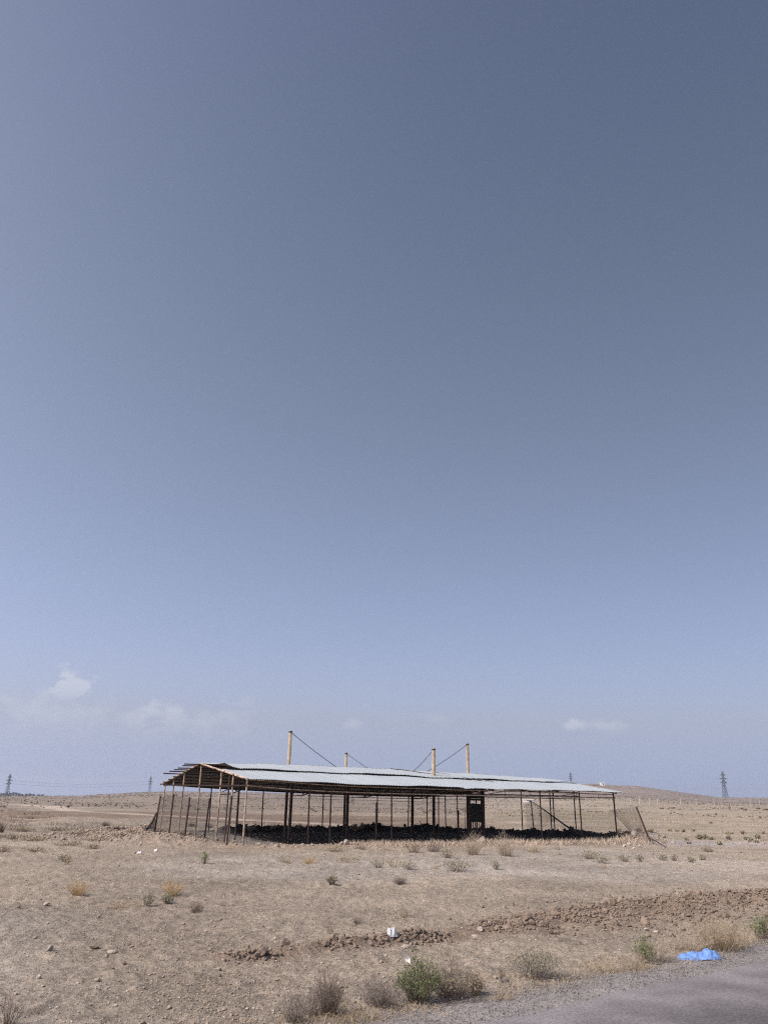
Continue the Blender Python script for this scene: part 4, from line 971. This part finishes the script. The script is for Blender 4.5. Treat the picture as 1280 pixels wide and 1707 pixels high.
def drape(px, py, wpx, dpx, hpx, seed, m, name, label, cat, lobes, rz, nx=90, ny=40):
    """Crumpled fabric lying in a heap: folds are ridged noise, the hem meets the ground."""
    c = at(px, py); mpp = (math.hypot(c.x, c.y) * math.cos(PITCH) + .7) / FPX
    w, d, hh = wpx * mpp, dpx * mpp, hpx * mpp
    A, B = np.meshgrid(np.linspace(-1, 1, nx), np.linspace(-1, 1, ny))
    edge = 1 + 0.16 * fbm(A * 2.2 + 5, B * 1.6, seed, 3)
    rad = (np.abs(A) ** 3.2 + np.abs(B) ** 2.6) ** (1 / 2.9) / edge
    body = np.sqrt(np.clip(1 - np.minimum(rad, 1) ** 2.6, 0, 1))
    wx = A * 3.2 + 0.5 * fbm(A * 2, B * 2, seed + 1, 2); wy = B * 1.7 + 0.5 * fbm(A * 2 + 9, B * 2, seed + 2, 2)
    ridge = 1 - np.abs(fbm(wx, wy, seed + 3, 2, .5)) * 2.6
    fine = 1 - np.abs(fbm(wx * 2.7 + 3, wy * 2.7, seed + 6, 2, .5)) * 2.6
    prof = np.interp((A + 1) / 2, [p[0] for p in lobes], [p[1] for p in lobes])
    z = hh * body * prof * np.clip(0.62 + 0.36 * ridge + 0.20 * fine, 0.08, 2)
    k = np.minimum(1, 1.0 / np.maximum(rad, 1e-3))
    X = A * k * w / 2 + 0.03 * w * fbm(wx, wy, seed + 8, 2); Y = B * k * d / 2 + 0.05 * d * fbm(wx + 4, wy, seed + 9, 2)
    XX = X * math.cos(rz) - Y * math.sin(rz); YY = X * math.sin(rz) + Y * math.cos(rz)
    Z = z + np.maximum(h(XX + c.x, YY + c.y) - c.z, -0.02) * (1 - body) - 0.004
    o = sheet(name, XX, YY, Z, m); o.location = c
    return tag(o, label, cat)
drape(1163, 1599, 62, 40, 12.5, 14, 'blue_cloth', 'blue_cloth', 'crumpled bright blue cloth lying on the road verge', 'cloth',
      [(0, .75), (.12, .7), (.22, .75), (.30, .45), (.38, .7), (.52, .7), (.6, .75), (.75, 1.15), (.88, 1.15), (1, .8)], R(4))
drape(653, 1560, 18, 20, 10, 33, 'plastic', 'plastic_bag', 'crumpled white plastic bag in the field above the clod ridge', 'bag', [(0, .4), (.25, .9), (.45, .7), (.6, 1.15), (.8, .8), (1, .4)], 0.3, 40, 24)
c = at(678, 1607); mbp = MB(); pv_ = []; pf = []
for sgn in (0, 0.004):          # a torn, curled strip of paper caught upright in the soil
    for j_ in range(7):
        for i_ in range(4):
            b_ = j_ / 6; a_ = i_ / 3 - .5
            pv_.append((a_ * 0.075 * (0.55 + .6 * math.sin(b_ * 3.0 + .3)) - 0.05 * b_ + .02, sgn + 0.03 * math.sin(b_ * 4) + 0.02 * math.cos(a_ * 5), 0.165 * b_ * (1 - .25 * (a_ + .5)) - .01))
for q in range(2):
    for j_ in range(6):
        for i_ in range(3):
            k_ = q * 28 + j_ * 4 + i_; f_ = (k_, k_ + 1, k_ + 5, k_ + 4); pf.append(f_ if q == 0 else f_[::-1])
mbp.add(pv_, pf); o = link('paper_scrap', mbp.mesh('paper_scrap', (0, 0, 0), True), 'paper', None, c)
tag(o, 'upright white paper scrap below the clod ridge', 'paper')
crumple(233, 1424, 8, 6, 4, 15, 'paper', 'paper_scrap', 'white scrap at the foot of the left earth mound, nearer the left', 'paper', (10, 8), None)
crumple(260, 1421, 6, 5, 5, 18, 'paper', 'paper_scrap', 'white scrap at the foot of the left earth mound, nearer the shelter', 'paper', (10, 8), None)

# ------------------------------------------------------------------ far things
def pylon(px, ytop, ybase, dist, label, rz, name='power_pylon'):
    d = fw + rt * (px - 640) / FPX - up * (ybase - 853.5) / FPX
    k = dist / math.hypot(d[0], d[1]); x, y = d[0] * k, d[1] * k; z = hz(x, y)
    dt = fw + rt * (px - 640) / FPX - up * (ytop - 853.5) / FPX; zt = EYE + dt[2] * dist / math.hypot(dt[0], dt[1])
    H_ = zt - z; root = empty(name, (x, y, z), label, 'pylon', 'power pylons on the skyline')
    cz, sz = math.cos(rz), math.sin(rz)
    def T(a, b, c): return Vector((x + a * cz - b * sz, y + a * sz + b * cz, z + c))
    def hw(t): return (0.072 * (1 - t) ** 1.3 + 0.016) * H_ if t < .55 else (0.072 * .45 ** 1.3 + .016) * H_ * (1 - (t - .55) * 1.3)
    lv = [0, .14, .28, .4, .5, .6, .7, .8, .9, 1.0]; th = H_ * 0.0075; mb = MB()
    for i in range(len(lv) - 1):
        a, b = hw(lv[i]), hw(lv[i + 1]); za, zb = lv[i] * H_, lv[i + 1] * H_
        for sx, sy in ((1, 1), (1, -1), (-1, -1), (-1, 1)):
            mb.bar(T(sx * a, sy * a, za - (0.3 if i == 0 else 0)), T(sx * b, sy * b, zb), th * 1.7, th * 1.7)
            nx_, ny_ = -sy, sx
            mb.bar(T(sx * a, sy * a, za), T(nx_ * b, ny_ * b, zb), th, th); mb.bar(T(nx_ * a, ny_ * a, za), T(sx * b, sy * b, zb), th, th)
    mb.build('lattice_mast', 'pylon_steel', root)
    tips = []
    for t, l in ((.57, .155), (.72, .19), (.87, .13)):
        for s in (1, -1):
            am = MB(); a = hw(t); e = T(s * l * H_, 0, t * H_ + .01 * H_)
            for q in (1, -1):
                am.bar(T(s * a * .9, q * a * .9, t * H_), e, th * 2.4, th * 2.4); am.bar(T(s * a * .9, q * a * .9, (t + .05) * H_), e, th * 2, th * 2)
            am.build('cross_arm', 'pylon_steel', root); tips.append(e)
    for s in (1, -1):
        MB().bar(T(0, 0, H_ * .97), T(s * .05 * H_, 0, H_ * 1.03), th * 2.2, th * 2.2).build('earth_peak', 'pylon_steel', root)
    return tips
pa = pylon(11.5, 1291, 1328, 1180, 'lattice pylon at the far left edge above the dark trees', R(62))
pb = pylon(249, 1295, 1323, 1330, 'lattice pylon on the skyline just left of the shelter', R(62))
pc = pylon(952, 1288, 1318, 1330, 'lattice pylon behind the right part of the shelter roof', R(10))
pd = pylon(1209, 1287, 1333, 1180, 'lattice pylon on the right skyline, tallest of all', R(10))
wl = empty('power_lines', pa[0], 'thin power lines strung between the two left pylons', 'power line')
for i in range(4):
    a, b = pa[i], pb[i]
    MB().tube([a.lerp(b, t) - Vector((0, 0, 4.5 * math.sin(math.pi * t))) for t in np.linspace(0, 1, 15)], 0.05, 4).build('wire', 'pylon_steel', wl)
def house(px, py, dist_hint, w, d, hh, label, name, rz=0.0):
    c = at(px, py); root = empty(name, c, label, 'building', rz=0)
    cz, sz = math.cos(rz), math.sin(rz)
    def T(a, b, z): return Vector((c.x + a * cz - b * sz, c.y + a * sz + b * cz, c.z + z))
    mb = MB(); v = [T(sx * w / 2, sy * d / 2, z) for z in (-0.6, hh) for sx, sy in ((-1, -1), (1, -1), (1, 1), (-1, 1))]
    mb.add(v, [(3, 2, 1, 0), (0, 1, 5, 4), (1, 2, 6, 5), (2, 3, 7, 6), (3, 0, 4, 7), (4, 5, 6, 7)]); mb.build('wall', 'plaster', root)
    mb = MB(); v = [T(sx * (w / 2 + .25), sy * (d / 2 + .25), z) for z in (hh + .003, hh + .28) for sx, sy in ((-1, -1), (1, -1), (1, 1), (-1, 1))]
    mb.add(v, [(3, 2, 1, 0), (0, 1, 5, 4), (1, 2, 6, 5), (2, 3, 7, 6), (3, 0, 4, 7), (4, 5, 6, 7)]); mb.build('roof', 'plaster', root)
    n = max(1, int(w / 5))
    for i in range(n):
        x0 = -w / 2 + w * (i + .5) / n
        MB().bar(T(x0 - .6, -d / 2 - .01, hh * .55), T(x0 + .6, -d / 2 - .01, hh * .55), 0.06, hh * .3, (0, 1, 0)).build('window', 'dark_open', root)
    MB().bar(T(w / 2 - 1.2, -d / 2 - .015, 0), T(w / 2 - 1.2, -d / 2 - .015, hh * .7), 1.1, .06, (cz, sz, 0)).build('door', 'dark_open', root)
    return root
house(1003, 1309.5, 0, 5.6, 5, 3.6, 'small white hut alone on top of the right hill', 'hilltop_hut', R(-12))
hb = at(994, 1309.6)
tag(MB().bar(hb + Vector((-5, 0, .3)), hb + Vector((4, 0, .3)), 0.5, 1.4).build('hilltop_wall', 'clod', None, hb), 'low brown wall left of the white hilltop hut', 'wall')
house(880, 1337, 0, 4.2, 3.0, 0.95, 'low white building seen through the right end of the shelter', 'white_building', R(-5))
for px, yb, yt in ((1051, 1340, 1331), (1066, 1341, 1328), (1082, 1341, 1332), (1096, 1341, 1333), (1134, 1341.5, 1331), (1160, 1341.5, 1333), (1190, 1342, 1333), (1250, 1342.5, 1334), (1266, 1342.5, 1330)):
    c = at(px, yb); k = math.hypot(c.x, c.y); hh = (yb - yt) * k / 1384
    root = empty('utility_pole', c, 'pale roadside pole in the row at the foot of the right hill', 'pole', 'pale poles below the right hill')
    MB().tube([c - Vector((0, 0, .5)), c + Vector((0, 0, hh))], 0.16, 6, 0.11).build('pole', 'pole_concrete', root)
    MB().bar(c + Vector((-.7, 0, hh * .93)), c + Vector((.7, 0, hh * .93)), .12, .12).build('cross_arm', 'pole_concrete', root)
# far trees on the left skyline
rt_ = random.Random(3)
def far_tree(px, hpx, wpx):
    az_ = (px - 630.5) / 1384; y = 1150 / math.sqrt(1 + az_ * az_); x = az_ * y; z = hz(x, y)
    k = 1150 / 1384; H_, W_ = hpx * k, wpx * k
    root = empty('far_tree', (x, y, z), 'dark tree in the line of trees on the far left skyline', 'tree', 'trees on the far left skyline')
    MB().tube([(x, y, z - .3), (x, y, z + H_ * .5)], .25, 6, .12).build('trunk', 'twig_dark', root)
    mb = MB()
    for i in range(260):
        u_ = rt_.gauss(0, 1); v_ = rt_.gauss(0, 1); t = rt_.random()
        rad = W_ * .42 * (0.45 + .8 * math.sin(math.pi * min(1, .15 + t * .85)))
        p = Vector((x + u_ * rad * .5, y + v_ * rad * .5, z + H_ * (.12 + .9 * t)))
        d = Vector((rt_.gauss(0, 1), rt_.gauss(0, 1), rt_.gauss(0, 1))).normalized(); s = d.orthogonal().normalized(); l = rt_.uniform(.4, .9)
        mb.add([p, p + d * l * .5 + s * l * .35, p + d * l, p + d * l * .5 - s * l * .35], [(0, 1, 2, 3)])
    mb.build('crown', 'dark_green', root)
for px, q, w in ((-6, 4, 9), (1, 4.5, 8), (7, 4, 8), (13, 5, 8), (19, 4.5, 8), (24, 6, 7), (29, 5.5, 7), (34, 4.5, 6), (39, 3.2, 6), (46, 3.5, 6), (52, 3.8, 6), (58, 3, 5), (66, 2.2, 5), (73, 2, 5)):
    far_tree(px, q, w)

# ------------------------------------------------------------------ labels of the rows: counted from the left
ORD = 'first second third fourth fifth sixth seventh eighth ninth tenth eleventh twelfth thirteenth fourteenth fifteenth'.split()
bpy.context.view_layer.update()
def ordinals(group, phrase):
    os_ = [o for o in bpy.data.objects if o.get('group') == group and o.parent is None]
    os_.sort(key=lambda o: proj(o.matrix_world.translation)[0])
    for i, o in enumerate(os_): o['label'] = phrase % ORD[i]
ordinals('brown scrub left of the shelter', '%s from the left of the low brown scrub patches left of shelter')
ordinals('sage shrubs along the grey strip', '%s from the left of the sage shrubs along the grey strip')
ordinals('pale poles below the right hill', '%s from the left of the pale poles below the right hill')
ordinals('trees on the far left skyline', '%s from the left of the dark trees on the left skyline')
ordinals('dark shrubs dotted on the right plain', '%s from the left of the dark shrubs on the right plain')
ordinals('far earth heaps at right', '%s from the left of the far earth heaps at right')
ordinals('pale stones on the right mound', '%s from the left of the pale stones on the right mound')
ordinals('sage weeds right of the shelter mound', '%s from the left of the sage weeds right of the shelter mound')
ordinals('grey scrub behind the shelter', '%s from the left of the grey scrub seen through the shelter')
# ------------------------------------------------------------------ air
HZ = 5100.0
mb = MB(); zlo, zhi = float(GZ.min()) - 1.0, 78.0
mb.add([(x, y, z) for z in (zlo, zhi) for x, y in ((-HZ, -HZ), (HZ, -HZ), (HZ, HZ), (-HZ, HZ))], [(3, 2, 1, 0), (0, 1, 5, 4), (1, 2, 6, 5), (2, 3, 7, 6), (3, 0, 4, 7), (4, 5, 6, 7)])
hm = bpy.data.materials.new('haze_air'); hm.use_nodes = True; t = hm.node_tree; t.nodes.clear()
pv = N(t, 'ShaderNodeVolumePrincipled'); pv.inputs['Color'].default_value = (0.82, 0.89, 1.0, 1); pv.inputs['Density'].default_value = 0.00017
pv.inputs['Anisotropy'].default_value = 0.25
ho = N(t, 'ShaderNodeOutputMaterial'); L(t, pv.outputs[0], ho.inputs['Volume']); MATS['haze'] = hm
hz_o = mb.build('haze', 'haze'); hz_o['kind'] = 'stuff'; hz_o['label'] = 'thin dusty haze over the whole plain'
